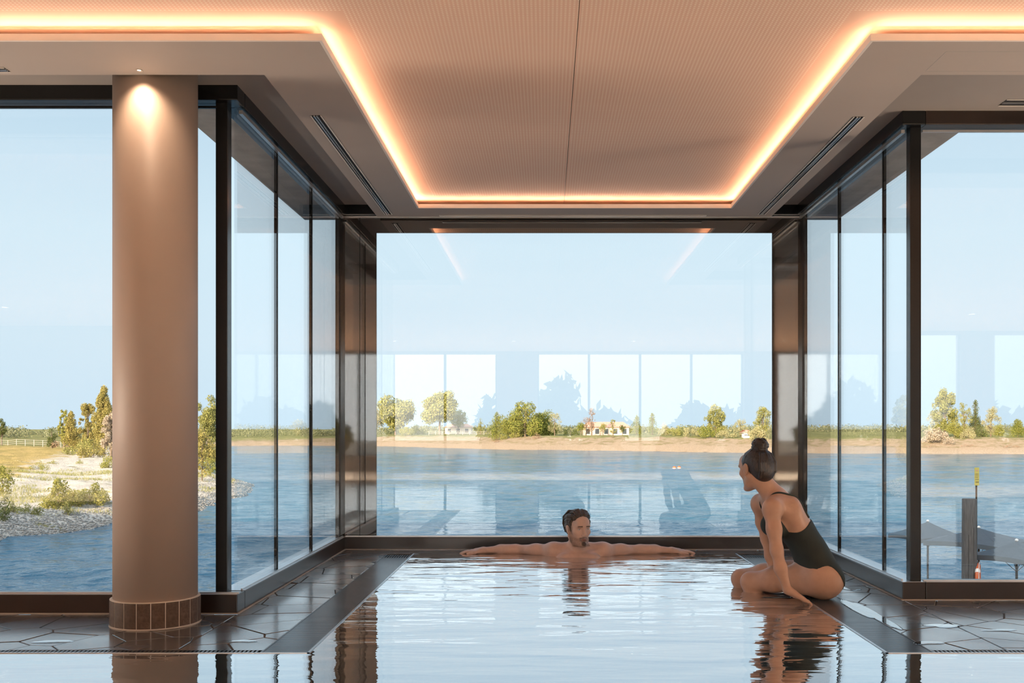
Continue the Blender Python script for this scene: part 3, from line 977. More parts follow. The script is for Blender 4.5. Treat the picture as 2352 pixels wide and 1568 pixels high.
def terrain():
    rows = np.concatenate([np.linspace(30, 125, 240), np.geomspace(126, 1500, 150)])
    cols = np.concatenate([np.linspace(-1.15, -0.62, 20)[:-1], np.linspace(-0.62, -0.25, 170)[:-1], np.linspace(-0.25, 0.75, 160)])
    Yg, Cg = np.meshgrid(rows, cols, indexing='ij')
    P = np.stack([(Cg * Yg).ravel(), Yg.ravel()], 1)
    z = land_z(P)
    nr, nc = len(rows), len(cols)
    idx = np.arange(nr * nc).reshape(nr, nc)
    q = np.stack([idx[:-1, :-1], idx[:-1, 1:], idx[1:, 1:], idx[1:, :-1]], -1).reshape(-1, 4)
    keep = (z[q] > LAKE - 1.0).any(1)
    q = q[keep]
    V = np.column_stack([P, z])
    used = np.unique(q)
    remap = -np.ones(len(V), int)
    remap[used] = np.arange(len(used))
    me = bpy.data.meshes.new('land')
    me.from_pydata(V[used].tolist(), [], remap[q].tolist())
    # how far the ground lies from the water, for gravel to grass
    d = seg_dist(P[used], shore)
    at = me.attributes.new('inland', 'FLOAT', 'POINT')
    at.data.foreach_set('value', d.astype(np.float32))
    me.polygons.foreach_set('use_smooth', [True] * len(me.polygons))
    m, nt, out = new_mat('bank_gravel_and_grass')
    an = node(nt, 'ShaderNodeAttribute', attribute_name='inland')
    v = mapping(nt)
    sp = node(nt, 'ShaderNodeSeparateXYZ')
    nt.links.new(v, sp.inputs[0])
    n1 = tex_noise(nt, v, 0.5, 5, 0.65)
    n2 = tex_noise(nt, v, 3.5, 5, 0.7)
    gravel = ramp(nt, n2, [(0.3, (0.52, 0.46, 0.39)), (0.5, (0.74, 0.67, 0.58)), (0.7, (0.86, 0.80, 0.72))])
    scrub = ramp(nt, n2, [(0.3, (0.20, 0.19, 0.06)), (0.7, (0.42, 0.36, 0.18))])
    patch = ramp(nt, n1, [(0.57, (0, 0, 0)), (0.66, (1, 1, 1))])
    g1 = mixc(nt, patch, gravel, scrub)
    gold = ramp(nt, tex_noise(nt, v, 0.15, 4, 0.6), [(0.35, (0.42, 0.33, 0.10)), (0.65, (0.62, 0.44, 0.17))])
    green = ramp(nt, tex_noise(nt, v, 0.12, 4, 0.6), [(0.35, (0.19, 0.20, 0.07)), (0.65, (0.30, 0.28, 0.11))])
    isfar = node(nt, 'ShaderNodeMapRange')
    isfar.inputs['From Min'].default_value = 180
    isfar.inputs['From Max'].default_value = 225
    nt.links.new(sp.outputs[1], isfar.inputs['Value'])
    grass = mixc(nt, isfar.outputs[0], gold, green)
    # gravel ends 28 m inland near, 20 m inland on the far shore
    lim = math_n(nt, 'MULTIPLY_ADD', isfar.outputs[0], -2.0, 20.0)
    dd = math_n(nt, 'ADD', math_n(nt, 'SUBTRACT', an.outputs['Fac'], lim), math_n(nt, 'MULTIPLY', math_n(nt, 'SUBTRACT', n1, 0.5), 14))
    gm = ramp(nt, math_n(nt, 'MULTIPLY_ADD', dd, 0.2, 0.5), [(0.2, (0, 0, 0)), (0.8, (1, 1, 1))])
    tan = ramp(nt, n2, [(0.3, (0.36, 0.26, 0.17)), (0.7, (0.56, 0.43, 0.31))])
    lowgrass = mixc(nt, ramp(nt, n1, [(0.45, (0, 0, 0)), (0.62, (1, 1, 1))]), tan, (0.30, 0.24, 0.12))
    beach = math_n(nt, 'LESS_THAN', an.outputs['Fac'], 7.0)
    farbank = mixc(nt, beach, lowgrass, tan)
    bank = mixc(nt, isfar.outputs[0], g1, farbank)
    wet = ramp(nt, an.outputs['Fac'], [(0.0, (0.25, 0.25, 0.25)), (0.9, (1, 1, 1))])
    bank = mixc(nt, 1.0, bank, wet, 'MULTIPLY')
    colr = mixc(nt, gm, bank, grass)
    nm = bump(nt, math_n(nt, 'ADD', tex_noise(nt, v, 6.0, 4, 0.7), n2), 0.9, 0.25)
    principled(nt, out, colr, 0.9, 0, nm, 0.2)
    me.materials.append(m)
    o = bpy.data.objects.new('ground', me)
    COL.objects.link(o)
    return tag(o, kind='structure')
ground = terrain()

# ------------------------------------------------------------------ plants
def leaf_mat(name, c0, c1, tr=0.35):
    m, nt, out = new_mat(name)
    gi = node(nt, 'ShaderNodeNewGeometry')
    col = ramp(nt, gi.outputs['Random Per Island'], [(0.0, c0), (1.0, c1)])
    d = node(nt, 'ShaderNodeBsdfDiffuse')
    t = node(nt, 'ShaderNodeBsdfTranslucent')
    nt.links.new(col, d.inputs[0])
    nt.links.new(col, t.inputs[0])
    mx = node(nt, 'ShaderNodeMixShader')
    mx.inputs[0].default_value = tr
    nt.links.new(d.outputs[0], mx.inputs[1])
    nt.links.new(t.outputs[0], mx.inputs[2])
    nt.links.new(mx.outputs[0], out.inputs['Surface'])
    return m
LM = {'olive': leaf_mat('olive_leaves', (0.19, 0.21, 0.06), (0.46, 0.43, 0.16)),
      'green': leaf_mat('green_leaves', (0.13, 0.17, 0.04), (0.37, 0.36, 0.09)),
      'dark': leaf_mat('dark_leaves', (0.07, 0.10, 0.04), (0.22, 0.24, 0.08)),
      'pale': leaf_mat('pale_leaves', (0.30, 0.29, 0.15), (0.55, 0.50, 0.28)),
      'gold': leaf_mat('golden_leaves', (0.20, 0.19, 0.05), (0.50, 0.42, 0.16)),
      'rust': leaf_mat('rusty_twigs', (0.28, 0.18, 0.12), (0.45, 0.32, 0.22)),
      'blossom': leaf_mat('cream_blossom', (0.36, 0.30, 0.22), (0.62, 0.53, 0.43)),
      'haze': leaf_mat('hazy_leaves', (0.17, 0.19, 0.10), (0.31, 0.31, 0.19)),
      'spring': leaf_mat('yellow_green_leaves', (0.20, 0.22, 0.05), (0.45, 0.42, 0.13))}
M['bark'] = plain('bark', (0.16, 0.12, 0.085), 0.9, var=0.3, scale=4)

def leaves_mesh(clumps, n, size, rnd, shell=0.55):
    """n small leaf blades spread over ellipsoid clumps (centre, radii)"""
    w = np.array([c[1][0] * c[1][2] for c in clumps])
    cnt = rnd.multinomial(n, w / w.sum())
    Vs = []
    for (c, r), k in zip(clumps, cnt):
        if k == 0: continue
        d = rnd.normal(size=(k, 3))
        d /= np.linalg.norm(d, axis=1)[:, None]
        rad = shell + (1 - shell) * rnd.random(k) ** 0.6
        rad *= 1 + 0.12 * rnd.normal(size=k)
        p = np.array(c) + d * rad[:, None] * np.array(r)
        nrm = d + 0.75 * rnd.normal(size=(k, 3))
        nrm /= np.linalg.norm(nrm, axis=1)[:, None]
        a = np.cross(nrm, rnd.normal(size=(k, 3)))
        a /= np.linalg.norm(a, axis=1)[:, None]
        b = np.cross(nrm, a)
        s = size * (0.6 + 0.8 * rnd.random(k))[:, None]
        Vs.append(np.stack([p - a * s, p - b * s * 0.55, p + a * s, p + b * s * 0.55], 1))
    V = np.concatenate(Vs).reshape(-1, 3)
    f = np.arange(len(V)).reshape(-1, 4)
    return V, f

def crown_clumps(kind, h, w, rnd, n=None):
    """ellipsoids that make up a crown of height h and width w standing on the origin"""
    out = []
    if kind == 'round':
        n = n or 44
        for _ in range(n):
            d = rnd.normal(size=3)
            d /= np.linalg.norm(d)
            t = rnd.random() ** 0.4
            c = np.array([0, 0, h * 0.58]) + d * t * np.array([w * 0.36, w * 0.36, h * 0.31])
            q = w * rnd.uniform(0.10, 0.17)
            out.append((c, (q, q, q * 0.85)))
    elif kind == 'bush':
        n = n or 20
        for _ in range(n):
            a, t = rnd.random() * 6.283, rnd.random() ** 0.5
            zz = h * (0.12 + 0.70 * rnd.random() * (1 - 0.75 * t * t))
            q = min(w, h) * rnd.uniform(0.14, 0.24)
            out.append((np.array([math.cos(a) * t * w * 0.4, math.sin(a) * t * w * 0.4, zz]), (q, q, q)))
    elif kind == 'spire':
        n = n or 70
        for _ in range(n):
            u = rnd.random() ** 0.8
            a = rnd.random() * 6.283
            rr = w * 0.42 * (1.02 - u) ** 0.6 * rnd.random() ** 0.5
            q = w * (0.18 * (1.12 - 0.75 * u))
            out.append((np.array([math.cos(a) * rr, math.sin(a) * rr, h * (0.12 + 0.83 * u)]), (q, q, q * 1.5)))
    elif kind == 'airy':
        n = n or 60
        for _ in range(n):
            a, v_ = rnd.random() * 6.283, rnd.random()
            t = rnd.random() ** 0.5 * (0.45 + 0.55 * math.sin(math.pi * min(1, v_ * 0.85 + 0.15)))
            zz = h * (0.16 + 0.78 * v_)
            q = w * rnd.uniform(0.06, 0.13)
            out.append((np.array([math.cos(a) * t * w * 0.42, math.sin(a) * t * w * 0.42, zz]), (q, q, q * 1.2)))
    return out

def wood_mesh(h, r, clumps, rnd, nb=7):
    mb = MB()
    top = h * 0.72
    pts = [(0, 0, -0.3)]
    for i in range(1, 6):
        t = i / 5
        pts.append((rnd.normal() * 0.02 * h * t, rnd.normal() * 0.02 * h * t, top * t))
    mb.tube(pts, [r * (1.25 - 0.95 * i / 5) for i in range(6)], 7)
    order = rnd.permutation(len(clumps))[:nb]
    for k in order:
        c = clumps[k][0]
        z0 = min(top * 0.8, max(h * 0.12, c[2] * 0.55))
        mid = (c[0] * 0.4, c[1] * 0.4, z0 + (c[2] - z0) * 0.55)
        mb.tube([(0, 0, z0), mid, tuple(c)], [r * 0.45, r * 0.28, r * 0.08], 5)
    return mb

def plant(name, label, cat, group, base, h, w, kind, leaf, n, size, seed, stem=None, depth=1.0):
    rnd = np.random.default_rng(seed)
    t = tag(empty(name, base), label, cat, group)
    cl = crown_clumps(kind, h, w, rnd)
    if depth != 1.0:
        cl = [(np.array([c[0], c[1] * depth, c[2]]), r) for c, r in cl]
    r = stem if stem is not None else max(0.04, h * 0.022)
    wood_mesh(h, r, cl, rnd, 10).build('trunk' if cat == 'tree' else 'stem', M['bark'], t, True)
    V, f = leaves_mesh(cl, n, size, rnd)
    me = bpy.data.meshes.new('foliage')
    me.from_pydata(V.tolist(), [], f.tolist())
    me.materials.append(LM[leaf])
    o = bpy.data.objects.new('foliage', me)
    o.parent = t
    COL.objects.link(o)
    return t

def on_land(x, Y, dz=-0.1):
    X = (x - 1255) * Y / F
    return (X, Y, float(land_z([(X, Y)])[0]) + dz)

# (pixel x, distance, pixel y of the top, pixel width, crown, leaves, blades, label)
TREES = [
    (908, 352, 905, 100, 'round', 'olive', 4200, 'broad olive tree at the far shore next to the dark window edge'),
    (862, 367, 930, 60, 'round', 'pale', 1600, 'pale tree at the far shore half hidden by the dark window edge'),
    (1010, 345, 887, 94, 'round', 'olive', 5200, 'tallest round olive tree on the far shore'),
    (1052, 359, 934, 46, 'round', 'green', 1400, 'low side tree leaning out from the tallest round tree'),
    (960, 350, 968, 40, 'bush', 'dark', 700, 'dark low tree between the two round olive trees on the far shore'),
    (1104, 335, 958, 20, 'spire', 'olive', 420, 'slim small tree standing alone by the far fence'),
    (1140, 291, 946, 44, 'spire', 'green', 1200, 'pointed green tree at the near-left end of the dense thicket'),
    (1172, 303, 934, 60, 'bush', 'green', 2000, 'bushy green tree within the dense thicket'),
    (1206, 292, 911, 76, 'bush', 'green', 3600, 'tallest tree of the dense green thicket'),
    (1246, 304, 932, 66, 'bush', 'green', 2600, 'rounded tree beside the tallest one of the dense thicket'),
    (1274, 292, 947, 34, 'airy', 'pale', 700, 'thin pale tree at the end of the dense thicket'),
    (1334, 290, 965, 26, 'round', 'green', 700, 'small round green tree in front of the pink house'),
    (1359, 292, 935, 20, 'airy', 'rust', 500, 'tall thin rusty tree in front of the pink house'),
    (1346, 294, 958, 30, 'airy', 'rust', 420, 'reddish loose tree beside the thin rusty tree'),
    (1385, 288, 968, 20, 'round', 'olive', 400, 'small olive tree before the middle of the pink house'),
    (1408, 288, 962, 18, 'airy', 'olive', 320, 'airy small tree before the pink house end'),
    (1430, 287, 972, 18, 'round', 'dark', 320, 'small dark tree past the end of the pink house'),
    (1462, 282, 950, 26, 'spire', 'green', 900, 'first of the two twin green trees past the pink house'),
    (1498, 281, 947, 30, 'spire', 'green', 1000, 'second of the two twin green trees past the pink house'),
    (1532, 279, 965, 36, 'bush', 'pale', 800, 'pale shrubby tree next to the twin green trees'),
    (1644, 268, 930, 58, 'airy', 'olive', 2300, 'tall loose tree standing over the shrubs near the woman'),
    (1700, 262, 962, 34, 'airy', 'pale', 700, 'pale thin tree next to the small white shed'),
    (1752, 256, 932, 50, 'airy', 'olive', 1700, 'loose tree at the far shore above the woman'),
    (1790, 268, 950, 46, 'bush', 'pale', 1000, 'pale bushy tree half hidden by the dark window edge above the woman'),
    # seen through the window with the mooring post
    (2170, 248, 893, 64, 'airy', 'olive', 3600, 'tallest loose tree seen above the yellow sign'),
    (2150, 263, 940, 44, 'airy', 'pale', 1200, 'pale loose tree against the window post by the mooring post'),
    (2240, 246, 915, 32, 'spire', 'dark', 1700, 'dark pointed tree above the yellow sign'),
    (2215, 238, 922, 34, 'airy', 'olive', 1000, 'thin tree between the tallest tree and the dark pointed one'),
    (2276, 244, 934, 44, 'airy', 'pale', 1300, 'grey-green leaning tree beside the dark pointed tree'),
    (2192, 240, 962, 44, 'bush', 'spring', 1500, 'yellow-green bushy tree under the tallest loose tree'),
    (2295, 240, 967, 28, 'bush', 'spring', 700, 'yellow-green shrubby tree below the leaning tree'),
    (2338, 238, 962, 40, 'spire', 'green', 1500, 'green pointed tree at the picture edge above the parasols'),
    # land beside the column
    (238, 150, 882, 62, 'spire', 'gold', 9000, 'tall golden-green tree next to the column'),
    (256, 135, 945, 46, 'airy', 'blossom', 3000, 'pale pink-leaved tree touching the column edge'),
    (202, 158, 922, 44, 'airy', 'gold', 3600, 'loose golden tree beside the tall golden-green tree'),
    (164, 170, 942, 40, 'spire', 'gold', 3600, 'middle-sized golden-green tree behind the lawn'),
    (147, 176, 938, 26, 'airy', 'spring', 1500, 'thin leaning tree at the end of the white fence'),
    (120, 185, 968, 22, 'bush', 'dark', 600, 'low dark tree behind the end of the white fence'),
    (4, 215, 953, 24, 'round', 'dark', 900, 'dark round tree at the picture edge beyond the white fence'),
    (478, 175, 892, 66, 'round', 'olive', 4200, 'tree seen between the column and the black window post'),
    (466, 160, 952, 60, 'bush', 'gold', 3000, 'golden bush under the tree between column and black window post'),
]
for i, (x, Y, yt, wpx, kind, leaf, n, lb) in enumerate(TREES):
    b = on_land(x, Y)
    top = EYE + (985 - yt) * Y / F
    h = max(1.5, top - b[2])
    w = wpx * Y / F * 1.12
    plant('tree', lb, 'tree', 'trees around the lake', b, h, w, kind, leaf, int(n * 3.0), max(0.10, w * 0.021), 100 + i, depth=0.8)

# shrubs: (pixel x, distance, height m, width m, crown, leaves, blades, label)
SHRUBS = [
    (205, 61.0, 1.7, 3.2, 'bush', 'spring', 1700, 'broad yellow-green bush on the pale bank nearest the column'),
    (168, 60.0, 1.3, 1.7, 'bush', 'spring', 900, 'yellow-green bush in the middle of the pale bank group'),
    (134, 58.5, 1.8, 1.5, 'airy', 'spring', 900, 'upright yellow-green bush on the pale bank'),
    (108, 58.0, 1.1, 1.5, 'bush', 'spring', 700, 'low yellow-green bush at the outer end of the bank group'),
    (6, 63.0, 2.0, 1.6, 'airy', 'spring', 700, 'upright yellow-green bush at the picture edge on the bank'),
    (30, 54.0, 0.9, 2.2, 'bush', 'olive', 800, 'dull green bush in the shaded foot of the bank'),
    (12, 51.5, 1.4, 0.9, 'airy', 'dark', 420, 'thin dark shrub at the waterline by the picture edge'),
    (86, 54.5, 0.7, 0.8, 'bush', 'olive', 300, 'tiny dull shrub on the shaded foot of the bank'),
    (154, 55.6, 0.9, 0.5, 'airy', 'olive', 240, 'thin upright weed on the shaded foot of the bank'),
    (88, 103, 1.2, 2.6, 'bush', 'spring', 500, 'small green bush at the near edge of the golden lawn'),
    (122, 116, 0.9, 1.5, 'bush', 'spring', 260, 'tiny green bush in the golden lawn'),
    (182, 118, 1.1, 1.0, 'bush', 'spring', 240, 'tiny upright bush in the golden lawn toward the column'),
    (250, 112, 2.2, 2.0, 'bush', 'spring', 600, 'green bush at the lawn edge touching the column'),
    (464, 90, 4.5, 2.4, 'airy', 'gold', 900, 'tall golden weed clump beside the column on the water side'),
    (482, 96, 2.0, 1.8, 'airy', 'spring', 420, 'thin plant hanging over the bank by the black window post'),
    (160, 186, 3.0, 7.0, 'bush', 'rust', 700, 'reddish bush row behind the golden lawn'),
    (190, 149, 3.0, 6.5, 'bush', 'olive', 800, 'olive bush at the back of the golden lawn'),
    (215, 141, 3.2, 5.0, 'bush', 'gold', 800, 'golden bush under the tall golden-green tree'),
    (2150, 232, 4.2, 6.2, 'bush', 'blossom', 1700, 'large cream blossoming bush above the mooring post'),
    (2178, 229, 2.6, 3.0, 'bush', 'blossom', 600, 'small cream bush beside the large blossoming one'),
    (2225, 236, 3.2, 4.0, 'bush', 'pale', 700, 'pale bush beneath the dark pointed tree'),
    (2255, 240, 3.4, 3.6, 'bush', 'dark', 600, 'dark bush beneath the leaning grey-green tree'),
    (2140, 226, 1.0, 5.0, 'bush', 'rust', 400, 'reddish scrub on the bank under the cream bushes'),
    (2225, 226, 1.1, 4.0, 'bush', 'rust', 400, 'reddish scrub on the bank beneath the dark pointed tree'),
    (2320, 224, 1.2, 5.0, 'bush', 'rust', 400, 'reddish scrub on the bank at the picture edge'),
    (1140, 284, 1.3, 5.0, 'bush', 'rust', 500, 'reddish low scrub on the far bank under the thicket'),
    (1232, 281, 1.9, 3.0, 'bush', 'rust', 400, 'reddish upright scrub on the far bank past the thicket'),
    (1206, 282, 1.3, 4.0, 'bush', 'rust', 350, 'reddish scrub on the far bank below the tallest thicket tree'),
    (1098, 300, 1.2, 2.0, 'bush', 'rust', 200, 'small reddish tuft on the far bank before the fence'),
    (1408, 270, 1.0, 2.5, 'bush', 'rust', 220, 'small reddish tuft on the far bank before the pink house'),
    (1510, 262, 1.0, 3.2, 'bush', 'rust', 240, 'small reddish tuft on the far bank below the twin trees'),
    (1735, 240, 0.8, 4.5, 'bush', 'rust', 260, 'small reddish tuft on the far bank beside the woman'),
    (935, 340, 4.0, 6.5, 'bush', 'spring', 600, 'yellow bush under the broad olive tree on the far shore'),
    (1150, 290, 2.8, 4.5, 'bush', 'spring', 500, 'yellow bush at the foot of the dense thicket'),
    (1185, 289, 2.6, 4.0, 'bush', 'spring', 450, 'second yellow bush at the foot of the dense thicket'),
    (1310, 296, 3.0, 8.0, 'bush', 'dark', 600, 'dark hedge bush between the thicket and the pink house'),
    (1555, 268, 3.4, 7.5, 'bush', 'olive', 900, 'olive bush in the shrub row past the twin trees'),
    (1590, 262, 3.2, 7.0, 'bush', 'pale', 900, 'pale bush in the middle of the far shrub row'),
    (1622, 258, 3.6, 6.5, 'bush', 'green', 900, 'green bush under the tall loose tree near the woman'),
    (1665, 256, 3.2, 6.5, 'bush', 'pale', 800, 'pale bush past the tall loose tree near the woman'),
    (1740, 246, 4.2, 5.5, 'bush', 'pale', 900, 'pale bush beside the small white shed'),
]
for i, (x, Y, h, w, kind, leaf, n, lb) in enumerate(SHRUBS):
    b = on_land(x, Y)
    plant('shrub', lb, 'shrub', 'shrubs around the lake', b, h, w, kind, leaf, int(n * 2.2), max(0.035, min(h, w) * 0.036), 300 + i, stem=max(0.015, h * 0.012))

# distant low hedgerow and woods along the horizon: nobody could count it
def horizon_woods():
    rnd = np.random.default_rng(5)
    cl = []
    for k in range(520):
        u = rnd.uniform(-0.62, 0.56)
        Y = rnd.uniform(380, 460) if u > -0.33 else rnd.uniform(330, 420)
        X = u * Y
        z = float(land_z([(X, Y)])[0])
        hh = rnd.uniform(1.6, 3.6) * (1.0 if u > -0.33 else 1.05)
        cl.append((np.array([X, Y, z + hh * 0.4]), (rnd.uniform(3, 7), 3.0, hh * 0.6)))
    V, f = leaves_mesh(cl, 60000, 0.36, rnd, 0.4)
    me = bpy.data.meshes.new('distant_woods')
    me.from_pydata(V.tolist(), [], f.tolist())
    me.materials.append(LM['haze'])
    o = bpy.data.objects.new('distant_woods', me)
    COL.objects.link(o)
    tag(o, 'low olive line of distant woods along the horizon', 'woods', kind='stuff')
horizon_woods()

# grass tufts and dry weeds on the bank: nobody could count them
def bank_weeds():
    rnd = np.random.default_rng(8)
    pts = []
    while len(pts) < 5200:
        Y = rnd.uniform(49, 108)
        X = -rnd.uniform(0.30, 0.56) * Y
        pts.append((X, Y))
    P = np.array(pts)
    z = land_z(P)
    s = seg_dist(P, shore)
    keep = in_poly(P, landpoly) & (vnoise(P + 3 * np.stack([vnoise(P, 0.5, 4), vnoise(P, 0.5, 6)], 1), 0.31, 9) + 0.5 * vnoise(P, 0.9, 7) > 0.80) & (s > 2)
    P, z = P[keep], z[keep]
    Vs = []
    for (X, Y), zz in zip(P, z):
        for _ in range(7):
            a = rnd.uniform(0, 6.283)
            hgt = rnd.uniform(0.08, 0.26)
            ox, oy = rnd.normal(0, 0.22, 2)
            lx, ly = rnd.normal(0, 0.12, 2)
            w_ = 0.016
            c, s_ = math.cos(a) * w_, math.sin(a) * w_
            Vs.append([(X + ox - c, Y + oy - s_, zz - 0.05), (X + ox + c, Y + oy + s_, zz - 0.05), (X + ox + lx + c * 0.4, Y + oy + ly + s_ * 0.4, zz + hgt), (X + ox + lx - c * 0.4, Y + oy + ly - s_ * 0.4, zz + hgt)])
    V = np.array(Vs).reshape(-1, 3)
    me = bpy.data.meshes.new('bank_weeds')
    me.from_pydata(V.tolist(), [], np.arange(len(V)).reshape(-1, 4).tolist())
    me.materials.append(LM['olive'])
    o = bpy.data.objects.new('bank_weeds', me)
    COL.objects.link(o)
    tag(o, 'tufts of yellow-green weeds scattered over the pale bank', 'weeds', kind='stuff')
bank_weeds()

# stones at the foot of the bank
def bank_stones():
    rnd = np.random.default_rng(18)
    mb = MB()
    ico = [(0, 0, 1), (0.9, 0, 0.3), (0.28, 0.85, 0.3), (-0.72, 0.53, 0.3), (-0.72, -0.53, 0.3), (0.28, -0.85, 0.3), (0, 0, -0.8)]
    fc = [(0, 1, 2), (0, 2, 3), (0, 3, 4), (0, 4, 5), (0, 5, 1), (6, 2, 1), (6, 3, 2), (6, 4, 3), (6, 5, 4), (6, 1, 5)]
    P = []
    for _ in range(8000):
        k = rnd.integers(2, 11)
        a, b = shore[k], shore[k + 1]
        t = rnd.random()
        nrm = np.array([-(b - a)[1], (b - a)[0]])
        nrm /= np.linalg.norm(nrm)
        if nrm[0] > 0: nrm = -nrm
        P.append(a + (b - a) * t + nrm * abs(rnd.normal(0, 2.2)))
    P = np.array(P)
    z = land_z(P)
    for (X, Y), zz in zip(P, z):
        r = rnd.uniform(0.035, 0.11)
        a = rnd.uniform(0, 6.28)
        c, s_ = math.cos(a), math.sin(a)
        q = rnd.uniform(0.7, 1.3, 3) * r
        mb.add([(X + (v[0] * c - v[1] * s_) * q[0], Y + (v[0] * s_ + v[1] * c) * q[1], zz + v[2] * q[2] * 0.7) for v in ico], fc)
    o = mb.build('bank_stones', plain('pale_stones', (0.27, 0.26, 0.24), 0.9, var=0.3, scale=1.5))
    tag(o, 'grey rubble stones along the waterline of the near bank', 'stones', kind='stuff')
bank_stones()

# ------------------------------------------------------------------ fences and houses
M['fence'] = plain('pale_fence_wood', (0.40, 0.36, 0.31), 0.85, var=0.12)
def fence(label, pts, every, hh, thick):
    b0 = on_land(*pts[0])
    t = tag(empty('rail_fence', b0), label, 'fence')
    o0 = Vector(b0)
    prev = None
    for (xa, Ya), (xb, Yb) in zip(pts[:-1], pts[1:]):
        A, B = Vector(on_land(xa, Ya)), Vector(on_land(xb, Yb))
        n = max(1, int((B - A).length / every))
        for i in range(n + 1):
            p = A.lerp(B, i / n)
            p.z = float(land_z([(p.x, p.y)])[0])
            q = p - o0
            if prev is None or (q - prev).length > 0.3:
                MB().box(q.x - thick, q.x + thick, q.y - thick, q.y + thick, q.z - 0.3, q.z + hh).build('post', M['fence'], t)
                if prev is not None:
                    for f_ in (0.35, 0.62, 0.92):
                        MB().tube([(prev.x, prev.y - thick, prev.z + hh * f_), (q.x, q.y - thick, q.z + hh * f_)], thick * 0.7, 4).build('rail', M['fence'], t)
                prev = q
fence('pale wooden rail fence behind the golden lawn', [(-40, 205), (140, 196)], 2.4, 1.3, 0.05)
fence('pale wooden rail fence under the tall round trees on the far shore', [(985, 343), (1128, 326)], 3.0, 1.4, 0.07)

M['pinkwall'] = plain('pink_plaster', (0.66, 0.47, 0.38), 0.85, var=0.08, scale=0.6)
M['creamwall'] = plain('cream_plaster', (0.72, 0.62, 0.52), 0.85, var=0.08, scale=0.6)
M['rooftile'] = plain('pale_red_roof', (0.55, 0.33, 0.25), 0.85, var=0.15, scale=2)
M['winglass'] = plain('dark_window', (0.06, 0.07, 0.08), 0.2)
def house(label, x0, x1, Y, wall_h, roof_h, wallm, nwin, depth=7.0):
    a, b = on_land(x0, Y), on_land(x1, Y)
    w = b[0] - a[0]
    t = tag(empty('house', ((a[0] + b[0]) / 2, Y, min(a[2], b[2]) - 0.2)), label, 'house')
    MB().box(-w / 2, w / 2, 0, depth, 0, wall_h).build('walls', wallm, t)
    e = 0.5
    rv = [(-w / 2 - e, -e, wall_h), (w / 2 + e, -e, wall_h), (w / 2 + e, depth + e, wall_h), (-w / 2 - e, depth + e, wall_h), (-w / 2 + 1.5, depth / 2, wall_h + roof_h), (w / 2 - 1.5, depth / 2, wall_h + roof_h)]
    mesh_obj('roof', rv, [(0, 1, 5, 4), (1, 2, 5), (2, 3, 4, 5), (3, 0, 4), (3, 2, 1, 0)], M['rooftile'], t)
    for i in range(nwin):
        cx = -w / 2 + w * (i + 0.5) / nwin
        MB().box(cx - 0.6, cx + 0.6, -0.06, 0.02, 0.9, wall_h - 0.5).build('window', M['winglass'], t)
        MB().box(cx - 0.75, cx + 0.75, -0.03, 0.0, 0.75, wall_h - 0.35).build('window_surround', M['creamwall'], t)
house('long low pink house among small trees on the far shore', 1340, 1445, 303, 3.0, 1.6, M['pinkwall'], 5)
house('low house with a pale red roof beside the tallest round tree', 1022, 1082, 362, 2.7, 1.3, M['creamwall'], 3)
house('small white shed at the far shore near the woman', 1708, 1722, 252, 1.6, 0.7, M['white'], 1, 2.5)

# ------------------------------------------------------------------ dock with mooring post, sign, lifebuoy and parasols
dock = tag(empty('dock', (10, 22, EYE - 5.1)), 'wooden dock on the lake below the window', 'dock')
for i in range(60):
    MB().bbox(-6, 7.5, -3 + i * 0.2, -3 + i * 0.2 + 0.185, -0.05, 0, 0.008).build('plank', M['deck'], dock)
for x in (-5.5, -1, 3.5, 7):
    for y in (-2.5, 3, 8.5):
        MB().tube([(x, y, -1.6), (x, y, -0.05)], 0.12, 8).build('pile', M['wood'], dock)
DK = EYE - 5.1
PYD = 24.0
mp = tag(empty('mooring_post', ((2226.5 - 1255) * PYD / F, PYD, DK)), 'thick weathered timber mooring post outside the window', 'post')
zt = px(0, 1145, PYD).z - DK
pm = MB()
prof = [(0.178, 0.0), (0.176, zt * 0.4), (0.172, zt * 0.8), (0.168, zt - 0.012), (0.160, zt)]
pm.lathe(prof, 0, 0, 22)
post_o = pm.build('timber', M['wood'], mp, True)
for k in range(5):
    a = R(-120 + 40 * k)
    MB().tube([(0.173 * math.cos(a), 0.173 * math.sin(a), zt * 0.35 + 0.1 * k), (0.171 * math.cos(a + 0.05), 0.171 * math.sin(a + 0.05), zt * (0.75 + 0.05 * k))], 0.006, 5).build('crack', M['dark'], mp)

